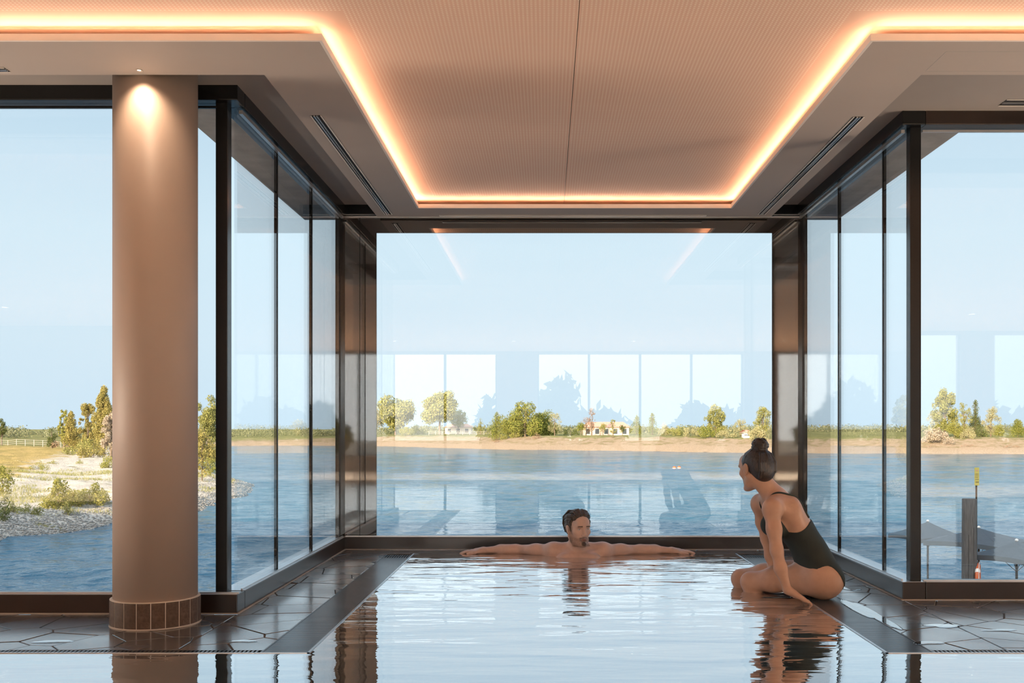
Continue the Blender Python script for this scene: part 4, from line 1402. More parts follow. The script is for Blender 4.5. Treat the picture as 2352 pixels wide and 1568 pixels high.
sg = tag(empty('dock_sign', ((2242.5 - 1255) * (PYD - 0.05) / F, PYD - 0.05, DK)), 'yellow notice sign on a thin pole beside the mooring post', 'sign')
MB().tube([(0, 0, 1.4), (0, 0, px(0, 1110, PYD).z - DK)], 0.022, 10).build('pole', M['post'], sg, True)
sp_z0, sp_z1 = px(0, 1114, PYD).z - DK, px(0, 1073, PYD).z - DK
M['signy'] = plain('yellow_sign', (0.66, 0.52, 0.10), 0.5, var=0.06)
M['signtxt'] = plain('sign_text', (0.20, 0.15, 0.05), 0.6)
sgp = MB().bbox(-0.085, 0.055, -0.035, -0.025, sp_z0, sp_z1, 0.003).build('sign_panel', M['signy'], sg)
sgp.rotation_euler = (0, R(0), R(22))
M['signhead'] = plain('sign_heading', (0.70, 0.36, 0.20), 0.6)
hs = sp_z1 - sp_z0
for (f0, f1, xa, xb, mt) in ((0.80, 0.86, -0.06, 0.03, 'signhead'), (0.62, 0.655, -0.07, 0.035, 'signtxt'), (0.52, 0.55, -0.07, 0.04, 'signtxt'), (0.42, 0.45, -0.07, 0.02, 'signtxt'),
                             (0.32, 0.35, -0.07, 0.04, 'signtxt'), (0.16, 0.21, -0.06, 0.04, 'signtxt')):
    MB().box(xa, xb, -0.0375, -0.0352, sp_z0 + hs * f0, sp_z0 + hs * f1).build('text_line', M[mt], sgp)

lb_ = tag(empty('lifebuoy', ((2250 - 1255) * (PYD - 0.1) / F + 0.02, PYD + 0.04, DK)), 'orange lifebuoy hanging on the side of the mooring post', 'lifebuoy')
def torus(mb, Rr, r, a0, a1, n, m_, zc):
    vs, fs = [], []
    for i in range(n + 1):
        a = a0 + (a1 - a0) * i / n
        for k in range(m_):
            b = 2 * math.pi * k / m_
            rr = Rr + r * math.cos(b)
            vs.append((r * 0.8 * math.sin(b), rr * math.cos(a), zc + rr * math.sin(a)))
    for i in range(n):
        for k in range(m_):
            fs.append((i * m_ + k, i * m_ + (k + 1) % m_, (i + 1) * m_ + (k + 1) % m_, (i + 1) * m_ + k))
    return mb.add(vs, fs)
lz = px(0, 1292, PYD).z - DK - 0.37
M['orange'] = plain('orange_plastic', (0.62, 0.13, 0.04), 0.4, var=0.1)
torus(MB(), 0.29, 0.075, 0, 2 * math.pi, 36, 12, lz).build('ring', M['orange'], lb_, True)
for k in range(4):
    a = R(52 + 90 * k)
    torus(MB(), 0.29, 0.079, a - 0.13, a + 0.13, 5, 12, lz).build('white_band', M['white'], lb_, True)
MB().tube([(0.03, 0.37 * math.cos(R(q)), lz + 0.38 * math.sin(R(q))) for q in range(0, 361, 15)], 0.008, 5).build('grab_rope', M['white'], lb_, True)
lb_.rotation_euler = (0, 0, R(-25))

M['canvas'] = plain('grey_blue_canvas', (0.060, 0.085, 0.105), 0.8, var=0.08)
def parasol(label, x, Y, half, apex_drop, rise, rot):
    t = tag(empty('parasol', ((x - 1255) * Y / F, Y, DK), R(rot)), label, 'parasol', 'grey parasols on the dock')
    za = EYE - apex_drop - DK
    ze = za - rise
    vs = [(0, 0, za)]
    cs = [(-half, -half), (half, -half), (half, half), (-half, half)]
    nd = 6
    ring = []
    for i in range(4):
        a, b = cs[i], cs[(i + 1) % 4]
        for k in range(nd):
            u = k / nd
            sag = 0.05 * math.sin(math.pi * u)
            ring.append((a[0] + (b[0] - a[0]) * u, a[1] + (b[1] - a[1]) * u, ze + sag))
    N = len(ring)
    fs = []
    prev = None
    for lev in (0.33, 0.66, 1.0):
        idx0 = len(vs)
        for p in ring:
            q = (p[0] * lev, p[1] * lev, za + (p[2] - za) * lev - 0.03 * math.sin(math.pi * lev))
            vs.append(q)
        for k in range(N):
            if prev is None: fs.append((0, idx0 + k, idx0 + (k + 1) % N))
            else: fs.append((prev + k, idx0 + k, idx0 + (k + 1) % N, prev + (k + 1) % N))
        prev = idx0
    idx0 = len(vs)
    for p in ring: vs.append((p[0] * 1.003, p[1] * 1.003, p[2] - 0.12))
    for k in range(N): fs.append((prev + k, idx0 + k, idx0 + (k + 1) % N, prev + (k + 1) % N))
    c = mesh_obj('canopy', vs, fs, M['canvas'], t)
    mo = c.modifiers.new('thick', 'SOLIDIFY')
    mo.thickness = 0.008
    MB().tube([(0, 0, 0), (0, 0, za - 0.01)], 0.03, 12).build('pole', M['post'], t, True)
    MB().lathe([(0.001, za + 0.06), (0.035, za + 0.045), (0.045, za + 0.02), (0.03, za - 0.005)], 0, 0, 12).build('finial', M['white'], t, True)
    MB().bbox(-0.35, 0.35, -0.35, 0.35, 0, 0.07, 0.01).build('base', M['steel'], t)
    for a in cs:
        MB().tube([(a[0] * 0.97, a[1] * 0.97, ze - 0.02), (0, 0, za - 0.04)], 0.01, 5).build('rib', M['post'], t)
        MB().tube([(a[0] * 0.5, a[1] * 0.5, za - rise * 0.5 - 0.05), (0, 0, za - 0.75)], 0.008, 5).build('strut', M['post'], t)
parasol('grey parasol by the window post, farthest of the three', 2131, 29.3, 0.80, 2.72, 0.42, 12)
parasol('grey parasol with a white knob behind the mooring post', 2248, 27.0, 1.05, 2.68, 0.36, 43)
parasol('grey parasol at the picture edge beyond the mooring post, nearest of the three', 2335, 24.2, 0.80, 2.72, 0.36, 36)

# buoys on the lake
for i, (x, lb) in enumerate(((1549, 'orange buoy on the lake, the one nearer the man'), (1560, 'orange buoy on the lake, the one nearer the woman'))):
    Yb_ = 5.5 * F / (1076 - 985) + i * 1.0
    t = tag(empty('buoy', ((x - 1255) * Yb_ / F, Yb_, LAKE)), lb, 'buoy', 'orange buoys on the lake')
    MB().lathe([(0.01, -0.15), (0.22, -0.05), (0.27, 0.08), (0.22, 0.24), (0.08, 0.33), (0.01, 0.34)], 0, 0, 16).build('float', M['orange'], t, True)
    MB().lathe([(0.272, 0.05), (0.276, 0.08), (0.272, 0.11)], 0, 0, 16, False).build('white_band', M['white'], t, True)

# ------------------------------------------------------------------ garden behind the building, seen only as reflections
tag(MB().box(-60, 60, -70, RY0 - 0.21, -0.4, -0.1).build('ground_terrace', plain('terrace_paving', (0.28, 0.25, 0.21), 0.9)), kind='structure')
rg = np.random.default_rng(77)
GARD = ['garden tree behind the viewer reflected in the far window, first of the row', 'second garden tree of the reflected row', 'third garden tree of the reflected row', 'fourth garden tree of the reflected row',
        'fifth garden tree of the reflected row', 'sixth garden tree of the reflected row', 'seventh garden tree of the reflected row', 'eighth garden tree of the reflected row', 'ninth garden tree of the reflected row', 'tenth garden tree of the reflected row']
for i, lb in enumerate(GARD):
    plant('garden_tree', lb, 'tree', 'garden trees behind the viewer', (-34 + i * 8.5 + rg.normal() * 0.8, -26 + rg.normal() * 1.5, -0.1), rg.uniform(2.4, 3.6), 7.0, 'bush', 'dark', 2600, 0.24, 500 + i)

# ------------------------------------------------------------------ people: one implicit surface per body
class Field:
    """signed distance grid; solids are blended into it one by one"""
    def __init__(s, lo, hi, h):
        s.lo = np.array(lo, np.float32)
        s.h = h
        s.n = (np.ceil((np.array(hi) - np.array(lo)) / h).astype(int) + 1)
        s.F = np.full(tuple(s.n), 0.3, np.float32)
    def block(s, lo, hi):
        a = np.clip(np.floor((np.array(lo) - s.lo) / s.h).astype(int), 0, s.n)
        b = np.clip(np.ceil((np.array(hi) - s.lo) / s.h).astype(int) + 1, 0, s.n)
        if (b <= a).any(): return None
        ax = [s.lo[i] + s.h * np.arange(a[i], b[i], dtype=np.float32) for i in range(3)]
        sl = tuple(slice(a[i], b[i]) for i in range(3))
        return sl, ax[0][:, None, None], ax[1][None, :, None], ax[2][None, None, :]
    def blend(s, sl, d, k, sub):
        A = s.F[sl]
        if sub:
            d = -d
            hh = np.clip(0.5 - 0.5 * (A - d) / k, 0, 1)
            s.F[sl] = A * (1 - hh) + d * hh + k * hh * (1 - hh)
        else:
            hh = np.clip(0.5 + 0.5 * (d - A) / k, 0, 1)
            s.F[sl] = d * (1 - hh) + A * hh - k * hh * (1 - hh)
    def cone(s, a, b, ra, rb, k=0.02, sub=False):
        a, b = np.array(a, np.float32), np.array(b, np.float32)
        m = max(ra, rb) + 2.5 * k + 3 * s.h
        B = s.block(np.minimum(a, b) - m, np.maximum(a, b) + m)
        if B is None: return s
        sl, x, y, z = B
        ab = b - a
        L2 = max(float(ab @ ab), 1e-9)
        t = np.clip(((x - a[0]) * ab[0] + (y - a[1]) * ab[1] + (z - a[2]) * ab[2]) / L2, 0, 1)
        d = np.sqrt((x - a[0] - t * ab[0]) ** 2 + (y - a[1] - t * ab[1]) ** 2 + (z - a[2] - t * ab[2]) ** 2) - (ra + (rb - ra) * t)
        s.blend(sl, d, k, sub)
        return s
    def chain(s, pts, rads, k=0.02):
        for i in range(len(pts) - 1):
            s.cone(pts[i], pts[i + 1], rads[i], rads[i + 1], k)
        return s
    def ell(s, c, r, k=0.02, Rm=None, sub=False):
        """ellipsoid; Rm columns are its axes"""
        c = np.array(c, np.float32)
        m = max(r) + 2.5 * k + 3 * s.h
        B = s.block(c - m, c + m)
        if B is None: return s
        sl, x, y, z = B
        x, y, z = x - c[0], y - c[1], z - c[2]
        if Rm is not None:
            Rm = np.array(Rm, np.float32)
            x, y, z = (x * Rm[0, 0] + y * Rm[1, 0] + z * Rm[2, 0], x * Rm[0, 1] + y * Rm[1, 1] + z * Rm[2, 1], x * Rm[0, 2] + y * Rm[1, 2] + z * Rm[2, 2])
        k0 = np.sqrt((x / r[0]) ** 2 + (y / r[1]) ** 2 + (z / r[2]) ** 2)
        k1 = np.sqrt((x / r[0] ** 2) ** 2 + (y / r[1] ** 2) ** 2 + (z / r[2] ** 2) ** 2)
        d = k0 * (k0 - 1) / np.maximum(k1, 1e-6)
        s.blend(sl, d.astype(np.float32), k, sub)
        return s
    def grid(s):
        return [s.lo[i] + s.h * np.arange(s.n[i], dtype=np.float32) for i in range(3)]

def surface_nets(Fv, lo, h):
    S = Fv < 0
    n = np.array(Fv.shape)
    c = np.zeros(tuple(n - 1), np.int8)
    for dx in (0, 1):
        for dy in (0, 1):
            for dz in (0, 1):
                c += S[dx:n[0] - 1 + dx, dy:n[1] - 1 + dy, dz:n[2] - 1 + dz]
    I = np.argwhere((c > 0) & (c < 8))
    vid = -np.ones(tuple(n - 1), np.int64)
    vid[I[:, 0], I[:, 1], I[:, 2]] = np.arange(len(I))
    acc = np.zeros((len(I), 3))
    cnt = np.zeros(len(I))
    cor = [(0, 0, 0), (1, 0, 0), (0, 1, 0), (1, 1, 0), (0, 0, 1), (1, 0, 1), (0, 1, 1), (1, 1, 1)]
    val = [Fv[I[:, 0] + a, I[:, 1] + b, I[:, 2] + d].astype(np.float64) for a, b, d in cor]
    for i in range(8):
        for j in range(i + 1, 8):
            df = np.array(cor[j]) - np.array(cor[i])
            if np.abs(df).sum() != 1: continue
            m = (val[i] < 0) != (val[j] < 0)
            t = np.where(m, val[i] / np.where(val[i] == val[j], 1, val[i] - val[j]), 0)
            p = np.array(cor[i])[None, :] + t[:, None] * df[None, :]
            acc[m] += p[m]
            cnt[m] += 1
    V = (I + acc / cnt[:, None]) * h + np.array(lo)
    Q = []
    for ax in range(3):
        o1, o2 = (ax + 1) % 3, (ax + 2) % 3
        sa = [slice(None)] * 3
        sb = [slice(None)] * 3
        sa[ax], sb[ax] = slice(0, n[ax] - 1), slice(1, n[ax])
        d = S[tuple(sa)].astype(np.int8) - S[tuple(sb)].astype(np.int8)
        E = np.argwhere(d != 0)
        E = E[(E[:, o1] > 0) & (E[:, o2] > 0) & (E[:, o1] < n[o1] - 1) & (E[:, o2] < n[o2] - 1)]
        sg_ = d[E[:, 0], E[:, 1], E[:, 2]]
        def cid(a, b):
            q = E.copy()
            q[:, o1] += a
            q[:, o2] += b
            return vid[q[:, 0], q[:, 1], q[:, 2]]
        q = np.stack([cid(-1, -1), cid(0, -1), cid(0, 0), cid(-1, 0)], 1)
        q[sg_ < 0] = q[sg_ < 0][:, ::-1]
        Q.append(q)
    Q = np.concatenate(Q)
    return V, Q[(Q >= 0).all(1)]

def field_mesh(name, V, Q, mat, parent, tint=None):
    me = bpy.data.meshes.new(name)
    me.vertices.add(len(V))
    me.vertices.foreach_set('co', V.astype(np.float32).ravel())
    me.loops.add(Q.size)
    me.loops.foreach_set('vertex_index', Q.astype(np.int32).ravel())
    me.polygons.add(len(Q))
    me.polygons.foreach_set('loop_start', np.arange(0, Q.size, 4, dtype=np.int32))
    me.update(calc_edges=True)
    me.validate()
    me.polygons.foreach_set('use_smooth', [True] * len(me.polygons))
    if tint is not None:
        a = me.color_attributes.new('tint', 'FLOAT_COLOR', 'POINT')
        a.data.foreach_set('color', np.column_stack([tint, np.ones(len(tint))]).astype(np.float32).ravel())
    me.materials.append(mat)
    o = bpy.data.objects.new(name, me)
    o.parent = parent
    COL.objects.link(o)
    return o

def smooth_verts(V, Q, it=2):
    for _ in range(it):
        s = np.zeros_like(V)
        c = np.zeros(len(V))
        for a in range(4):
            b = (a + 1) % 4
            np.add.at(s, Q[:, a], V[Q[:, b]])
            np.add.at(s, Q[:, b], V[Q[:, a]])
            np.add.at(c, Q[:, a], 1)
            np.add.at(c, Q[:, b], 1)
        V = V * 0.5 + 0.5 * s / np.maximum(c, 1)[:, None]
    return V

def skin_mat(name):
    m, nt, out = new_mat(name)
    at = node(nt, 'ShaderNodeAttribute', attribute_name='tint')
    v = mapping(nt)
    n = tex_noise(nt, v, 22, 4)
    col = mixc(nt, 1.0, at.outputs['Color'], ramp(nt, n, [(0.3, (0.90, 0.88, 0.87)), (0.7, (1.0, 1.0, 1.0))]), 'MULTIPLY')
    principled(nt, out, col, 0.44, 0, bump(nt, tex_noise(nt, v, 260, 3), 0.08, 0.002), 0.32, Subsurface_Weight=0.0)
    return m
M['skin'] = skin_mat('skin')
def hair_mat(name, c0, c1):
    m, nt, out = new_mat(name)
    v = mapping(nt, (1, 1, 0.35))
    n = tex_noise(nt, v, 190, 3, 0.7, 0.6)
    col = ramp(nt, n, [(0.35, c0), (0.7, c1)])
    principled(nt, out, col, 0.42, 0, bump(nt, n, 0.7, 0.004), 0.6)
    return m
M['hair_m'] = hair_mat('brown_hair', (0.022, 0.014, 0.009), (0.12, 0.075, 0.045))
M['hair_w'] = hair_mat('dark_hair', (0.007, 0.005, 0.004), (0.055, 0.034, 0.024))
M['suit'] = plain('dark_green_swimsuit', (0.032, 0.040, 0.036), 0.75, var=0.12, scale=14, bstr=0.1, spec=0.3)
M['eyewhite'] = plain('eye_white', (0.62, 0.58, 0.54), 0.15, var=0.02)
M['iris'] = plain('dark_iris', (0.03, 0.018, 0.01), 0.1, var=0.1)

class HeadFrame:
    """left / forward / up axes of a head"""
    def __init__(s, centre, fwd_deg, pitch=0.0, roll=0.0, sc=1.0):
        # fwd_deg: heading of the face in the floor plane, 0 = +X, 90 = +Y
        a = R(fwd_deg)
        f = Vector((math.cos(a) * math.cos(R(pitch)), math.sin(a) * math.cos(R(pitch)), math.sin(R(pitch))))
        l = Vector((0, 0, 1)).cross(f).normalized()
        u = f.cross(l).normalized()
        if roll:
            q = Matrix.Rotation(R(roll), 3, f)
            l, u = q @ l, q @ u
        s.c, s.l, s.f, s.u, s.sc = Vector(centre), l, f, u, sc
        s.R = np.array([[l.x, f.x, u.x], [l.y, f.y, u.y], [l.z, f.z, u.z]])
    def P(s, p):
        v = s.c + (s.l * p[0] + s.f * p[1] + s.u * p[2]) * s.sc
        return (v.x, v.y, v.z)
    def local(s, V):
        return (V - np.array(s.c)) @ s.R / s.sc

def add_head(fd, H, male):
    c = H.sc
    P = H.P
    def E(p, r, k=0.02, sub=False): fd.ell(P(p), [q * c for q in r], k * c, H.R, sub)
    def C(a, b, ra, rb, k=0.02, sub=False): fd.cone(P(a), P(b), ra * c, rb * c, k * c, sub)
    E((0, -0.018, 0.030), (0.074, 0.094, 0.083), 0.01)
    E((0, 0.034, 0.012), (0.062, 0.058, 0.072), 0.03)
    E((0, 0.040, -0.045), (0.050, 0.050, 0.060), 0.03)
    jw = 0.052 if male else 0.046
    for s in (-1, 1):
        C((s * jw, -0.004, -0.045), (s * jw * 0.86, 0.022, -0.078), 0.020, 0.017, 0.03)
        C((s * jw * 0.86, 0.022, -0.078), (s * 0.016, 0.076, -0.102), 0.016, 0.015, 0.025)
        E((s * 0.046, 0.058, -0.016), (0.018, 0.022, 0.017), 0.02)
        E((s * 0.030, 0.084, 0.026), (0.022, 0.010, 0.008), 0.014)
    E((0, 0.084, -0.101), (0.020 if male else 0.016, 0.014, 0.014), 0.016)
    E((0, 0.070, 0.055), (0.045, 0.024, 0.035), 0.03)
    # eye sockets, nose, lips
    for s in (-1, 1):
        E((s * 0.031, 0.100, 0.007), (0.018, 0.013, 0.010), 0.010, True)
    C((0, 0.088, 0.018), (0, 0.112, -0.026), 0.0075, 0.0105, 0.012)
    E((0, 0.114, -0.029), (0.0095, 0.0095, 0.0085), 0.008)
    for s in (-1, 1):
        E((s * 0.0125, 0.103, -0.033), (0.0075, 0.010, 0.0065), 0.006)
        C((s * 0.026, 0.0865, 0.0165), (s * 0.040, 0.079, 0.0145), 0.0032, 0.003, 0.004)   # upper lid
        C((s * 0.026, 0.0855, -0.0025), (s * 0.039, 0.079, -0.0015), 0.003, 0.0025, 0.004)  # lower lid
    C((-0.019, 0.089, -0.0600), (0, 0.0965, -0.0590), 0.005, 0.0065, 0.008)
    C((0.019, 0.089, -0.0600), (0, 0.0965, -0.0590), 0.005, 0.0065, 0.008)
    C((-0.015, 0.090, -0.0705), (0.015, 0.090, -0.0705), 0.0065, 0.0065, 0.008)
    C((-0.025, 0.093, -0.0645), (0, 0.1045, -0.0655), 0.0018, 0.0022, 0.004, True)
    C((0.025, 0.093, -0.0645), (0, 0.1045, -0.0655), 0.0018, 0.0022, 0.004, True)
    # ears
    for s in (-1, 1):
        E((s * 0.077, -0.004, 0.002), (0.008, 0.020, 0.032), 0.006)
        E((s * 0.082, -0.010, 0.012), (0.006, 0.019, 0.020), 0.006)
        E((s * 0.074, 0.004, -0.026), (0.008, 0.010, 0.012), 0.006)
        E((s * 0.089, 0.000, 0.000), (0.006, 0.009, 0.017), 0.005, True)

def lock(fd, H, pts, r0, r1, k=0.003):
    n = len(pts)
    for i in range(n - 1):
        ra = r0 + (r1 - r0) * i / (n - 1)
        rb = r0 + (r1 - r0) * (i + 1) / (n - 1)
        fd.cone(H.P(pts[i]), H.P(pts[i + 1]), ra * H.sc, rb * H.sc, k)

def finger(fd, base, d, up, length, r, curl, k=0.006):
    """three joints bending towards -up"""
    p = Vector(base)
    d = Vector(d).normalized()
    ax = d.cross(Vector(up)).normalized()
    for j, (f_, rr) in enumerate(((0.45, 1.0), (0.30, 0.92), (0.25, 0.82))):
        q = p + d * (length * f_)
        fd.cone(p, q, r * rr, r * (rr - 0.08), k)
        p = q
        d = (Matrix.Rotation(R(-curl), 3, ax) @ d).normalized()
    return p

def hand(fd, wrist, knuck, side, up, sc=1.0, curl=8, thumb_out=0.55, wr=0.026, spread=0.10):
    """wrist -> knuckle line; side points to the thumb side of the palm"""
    w, kn = Vector(wrist), Vector(knuck)
    d = (kn - w).normalized()
    sd, up = Vector(side).normalized(), Vector(up).normalized()
    L = (kn - w).length
    tips = []
    for f_, rr in ((-0.030, 0.0105), (-0.010, 0.0115), (0.010, 0.0115), (0.029, 0.011)):
        fd.cone(w + sd * (f_ * 0.55 * sc), kn + sd * (f_ * sc), 0.0145 * sc, rr * sc, 0.014)
    fd.cone(w, w + d * (L * 0.6), wr * 0.8, 0.015 * sc, 0.02)
    for i, (f_, ln) in enumerate(((-0.031, 0.060), (-0.0105, 0.074), (0.0105, 0.080), (0.030, 0.071))):
        dd = (d + sd * (f_ / 0.03 * spread)).normalized()
        tips.append(finger(fd, kn + sd * (f_ * sc), dd, up, ln * sc, 0.0086 * sc, curl + 3 * i % 5))
    tb = w + d * (L * 0.28) + sd * (0.022 * sc)
    td = (d * 0.8 + sd * thumb_out - up * 0.12).normalized()
    p1 = tb + td * (0.045 * sc)
    p2 = p1 + (td * 0.8 + d * 0.45).normalized() * (0.030 * sc)
    p3 = p2 + (td * 0.55 + d * 0.7).normalized() * (0.024 * sc)
    fd.chain([tb, p1, p2, p3], [0.015 * sc, 0.0115 * sc, 0.010 * sc, 0.008 * sc], 0.010)
    return tips

def eyes(H, parent, look=(0, 0)):
    for s in (-1, 1):
        e = H.P((s * 0.0315, 0.0745, 0.0065))
        mb = MB()
        seg, rg_ = 14, 9
        vs, fs = [], []
        for i in range(rg_ + 1):
            th = math.pi * i / rg_
            for k in range(seg):
                ph = 2 * math.pi * k / seg
                vs.append(tuple(Vector(e) + Vector((math.sin(th) * math.cos(ph), math.sin(th) * math.sin(ph), math.cos(th))) * 0.0125 * H.sc))
        for i in range(rg_):
            for k in range(seg):
                fs.append((i * seg + k, (i + 1) * seg + k, (i + 1) * seg + (k + 1) % seg, i * seg + (k + 1) % seg))
        eo = mesh_obj('eye', vs, fs, M['eyewhite'], parent, True)
        g = (H.f + H.l * look[0] + H.u * look[1]).normalized()
        c0 = Vector(e) + g * 0.0106 * H.sc
        a = g.cross(H.u).normalized()
        b = g.cross(a)
        iv = [tuple(c0 + g * 0.0022 * H.sc)] + [tuple(c0 + (a * math.cos(2 * math.pi * k / 14) + b * math.sin(2 * math.pi * k / 14)) * 0.0062 * H.sc) for k in range(14)]
        mesh_obj('iris', iv, [(0, 1 + k, 1 + (k + 1) % 14) for k in range(14)], M['iris'], eo, True)

SKIN_M = np.array([0.70, 0.465, 0.355])
SKIN_W = np.array([0.55, 0.34, 0.24])

# ---------------------------------------------------------------- the man leaning at the far edge of the pool
def man():
    t = tag(empty('person', (0.22, 6.95, -1.30)), 'dark-haired bearded man in the water, arms spread along the far pool edge', 'person')
    inv = Matrix.Translation((-0.22, -6.95, 1.30))
    fd = Field((-0.70, 6.55, -1.31), (1.14, 7.24, 0.37), 0.0048)
    cx = 0.222
    H = HeadFrame((cx - 0.001, 6.915, 0.193), -66, -2, 0, 1.0)
    # torso and legs (mostly under water)
    fd.ell((cx, 6.965, -0.09), (0.165, 0.105, 0.16), 0.05)
    fd.ell((cx, 6.955, -0.30), (0.145, 0.095, 0.20), 0.06)
    fd.ell((cx, 6.940, -0.50), (0.155, 0.105, 0.12), 0.06)
    for s in (-1, 1):
        sh = (cx + s * 0.172, 6.985, 0.030)
        fd.cone((cx + s * 0.03, 6.985, 0.045), sh, 0.052, 0.056, 0.05)             # trapezius, collar line
        fd.ell((cx + s * 0.085, 6.885, -0.045), (0.085, 0.055, 0.075), 0.04)        # chest
        fd.ell(sh, (0.064, 0.062, 0.060), 0.03)                                     # deltoid
        fd.cone((cx + s * 0.02, 6.89, 0.016), (cx + s * 0.14, 6.93, 0.036), 0.011, 0.010, 0.02)  # collar bone
    # arms along the edge
    LA = [(cx - 0.172, 6.985, 0.030), (-0.075, 7.045, 0.030), (-0.215, 7.095, 0.029), (-0.33, 7.098, 0.027), (-0.450, 7.095, 0.021)]
    RA = [(cx + 0.172, 6.985, 0.030), (0.525, 7.045, 0.030), (0.665, 7.095, 0.028), (0.775, 7.098, 0.026), (0.892, 7.095, 0.020)]
    for A in (LA, RA):
        fd.chain(A, [0.050, 0.038, 0.031, 0.030, 0.021], 0.025)
        s = -1 if A is LA else 1
        fd.ell((A[1][0], A[1][1] - 0.012, A[1][2] + 0.002), (0.070, 0.034, 0.034), 0.03)
        fd.ell((A[2][0] + s * 0.06, A[2][1] - 0.004, A[2][2]), (0.065, 0.032, 0.028), 0.03)
        hand(fd, A[4], (A[4][0] + s * 0.085, 7.093, 0.015), (0, -1, 0), (0, 0, 1), 1.0, 6, 0.6, 0.026)
    # legs floating forward under water
    for s in (-1, 1):
        fd.chain([(cx + s * 0.085, 6.92, -0.56), (cx + s * 0.10, 6.80, -0.92), (cx + s * 0.10, 6.86, -1.24)], [0.085, 0.058, 0.036], 0.04)
        fd.cone((cx + s * 0.10, 6.86, -1.25), (cx + s * 0.12, 6.68, -1.27), 0.034, 0.022, 0.03)
    # neck
    fd.cone(H.P((0, -0.022, -0.05)), (cx, 6.975, 0.02), 0.056, 0.062, 0.03)
    for s in (-1, 1):
        fd.cone(H.P((s * 0.045, -0.015, -0.05)), (cx + s * 0.018, 6.905, 0.02), 0.014, 0.012, 0.018)
    add_head(fd, H, True)
    V, Q = surface_nets(fd.F, fd.lo, fd.h)
    V = smooth_verts(V, Q, 1)
    L = H.local(V)
    tint = np.tile(SKIN_M, (len(V), 1))
    def paint(mask, c):
        m = np.clip(mask, 0, 1)[:, None]
        tint[:] = tint * (1 - m) + np.array(c) * m
    l, f, u = np.abs(L[:, 0]), L[:, 1], L[:, 2]
    inhead = (np.abs(u) < 0.125) & (f > -0.05) & (l < 0.085)
    jaw = inhead * np.clip((-0.050 - u + 0.35 * np.maximum(l - 0.03, 0)) / 0.016, 0, 1) * np.clip((f + 0.005) / 0.02, 0, 1) * np.clip((u + 0.128) / 0.008, 0, 1)
    grain = 0.6 + 0.4 * np.random.default_rng(2).random(len(V))
    paint(jaw * 0.66 * grain, (0.085, 0.050, 0.034))
    side = inhead * np.clip((l - 0.056) / 0.008, 0, 1) * np.clip((0.035 - u) / 0.02, 0, 1) * np.clip((u + 0.10) / 0.02, 0, 1) * np.clip((f - 0.004) / 0.01, 0, 1) * np.clip((0.05 - f) / 0.012, 0, 1)
    paint(side * 0.5, (0.10, 0.06, 0.04))
    must = inhead * np.clip(1 - np.abs(u + 0.0495 + l * 0.20) / 0.0065, 0, 1) * np.clip((0.034 - l) / 0.006, 0, 1) * (f > 0.07)
    paint(must * 0.9, (0.07, 0.04, 0.027))
    chin = inhead * np.clip(1 - ((l / 0.020) ** 2 + ((u + 0.094) / 0.016) ** 2), 0, 1) * (f > 0.06)
    paint(np.clip(chin * 2, 0, 0.85), (0.055, 0.032, 0.022))
    lips = inhead * np.clip(1.6 - 1.6 * ((l / 0.024) ** 2 + ((u + 0.0650) / 0.0095) ** 2), 0, 1) * (f > 0.075)
    paint(lips * 0.85, (0.40, 0.165, 0.125))
    ln = inhead * np.clip(1 - np.abs(u + 0.0650) / 0.0028, 0, 1) * (l < 0.025) * (f > 0.075)
    paint(ln * 0.8, (0.12, 0.05, 0.04))
    brow = inhead * np.clip(1.5 - 1.5 * np.abs((u - 0.0265 + 0.10 * np.maximum(l - 0.036, 0) ** 1.0) / 0.0058), 0, 1) * np.clip((l - 0.011) / 0.004, 0, 1) * np.clip((0.050 - l) / 0.006, 0, 1) * (f > 0.05)
    paint(brow * 0.95, (0.035, 0.021, 0.014))
    lash = inhead * np.clip(1 - np.abs(u - 0.0135) / 0.003, 0, 1) * np.clip((l - 0.020) / 0.003, 0, 1) * np.clip((0.044 - l) / 0.003, 0, 1) * (f > 0.06)
    paint(lash * 0.8, (0.06, 0.03, 0.02))
    V = V + np.array([-0.22, -6.95, 1.30])
    body = field_mesh('body', V, Q, M['skin'], t, tint)
    # trunks below the water line are a child of their own
    fs = Field((cx - 0.24, 6.78, -0.80), (cx + 0.24, 7.10, -0.44), 0.008)
    fs.ell((cx, 6.940, -0.52), (0.165, 0.115, 0.085), 0.03)
    for s in (-1, 1): fs.cone((cx + s * 0.085, 6.92, -0.56), (cx + s * 0.094, 6.86, -0.72), 0.098, 0.086, 0.02)
    Vt, Qt = surface_nets(fs.F, fs.lo, fs.h)
    field_mesh('swim_trunks', Vt + np.array([-0.22, -6.95, 1.30]), Qt, M['suit'], t)
    # hair
    fh = Field(tuple(np.array(H.c) - 0.17), tuple(np.array(H.c) + 0.19), 0.0028)
    P = H.P
    fh.ell(P((0, -0.024, 0.045)), (0.079, 0.098, 0.079), 0.01, H.R)
    fh.ell(P((0, -0.055, 0.005)), (0.073, 0.062, 0.070), 0.02, H.R)
    for s in (-1, 1):   # sideburns
        lock(fh, H, [(s * 0.070, 0.020, 0.050), (s * 0.071, 0.020, 0.020), (s * 0.069, 0.022, -0.010)], 0.014, 0.005, 0.006)
    # cut the face free
    fh.ell(P((0, 0.092, -0.005)), (0.066, 0.060, 0.075), 0.008, H.R, True)
    fh.ell(P((0, 0.075, -0.09)), (0.12, 0.10, 0.09), 0.008, H.R, True)
    fh.ell(P((0, -0.07, -0.115)), (0.12, 0.11, 0.055), 0.008, H.R, True)
    for s in (-1, 1): fh.ell(P((s * 0.085, 0.002, -0.004)), (0.024, 0.024, 0.034), 0.004, H.R, True)
    rnd = random.Random(3)
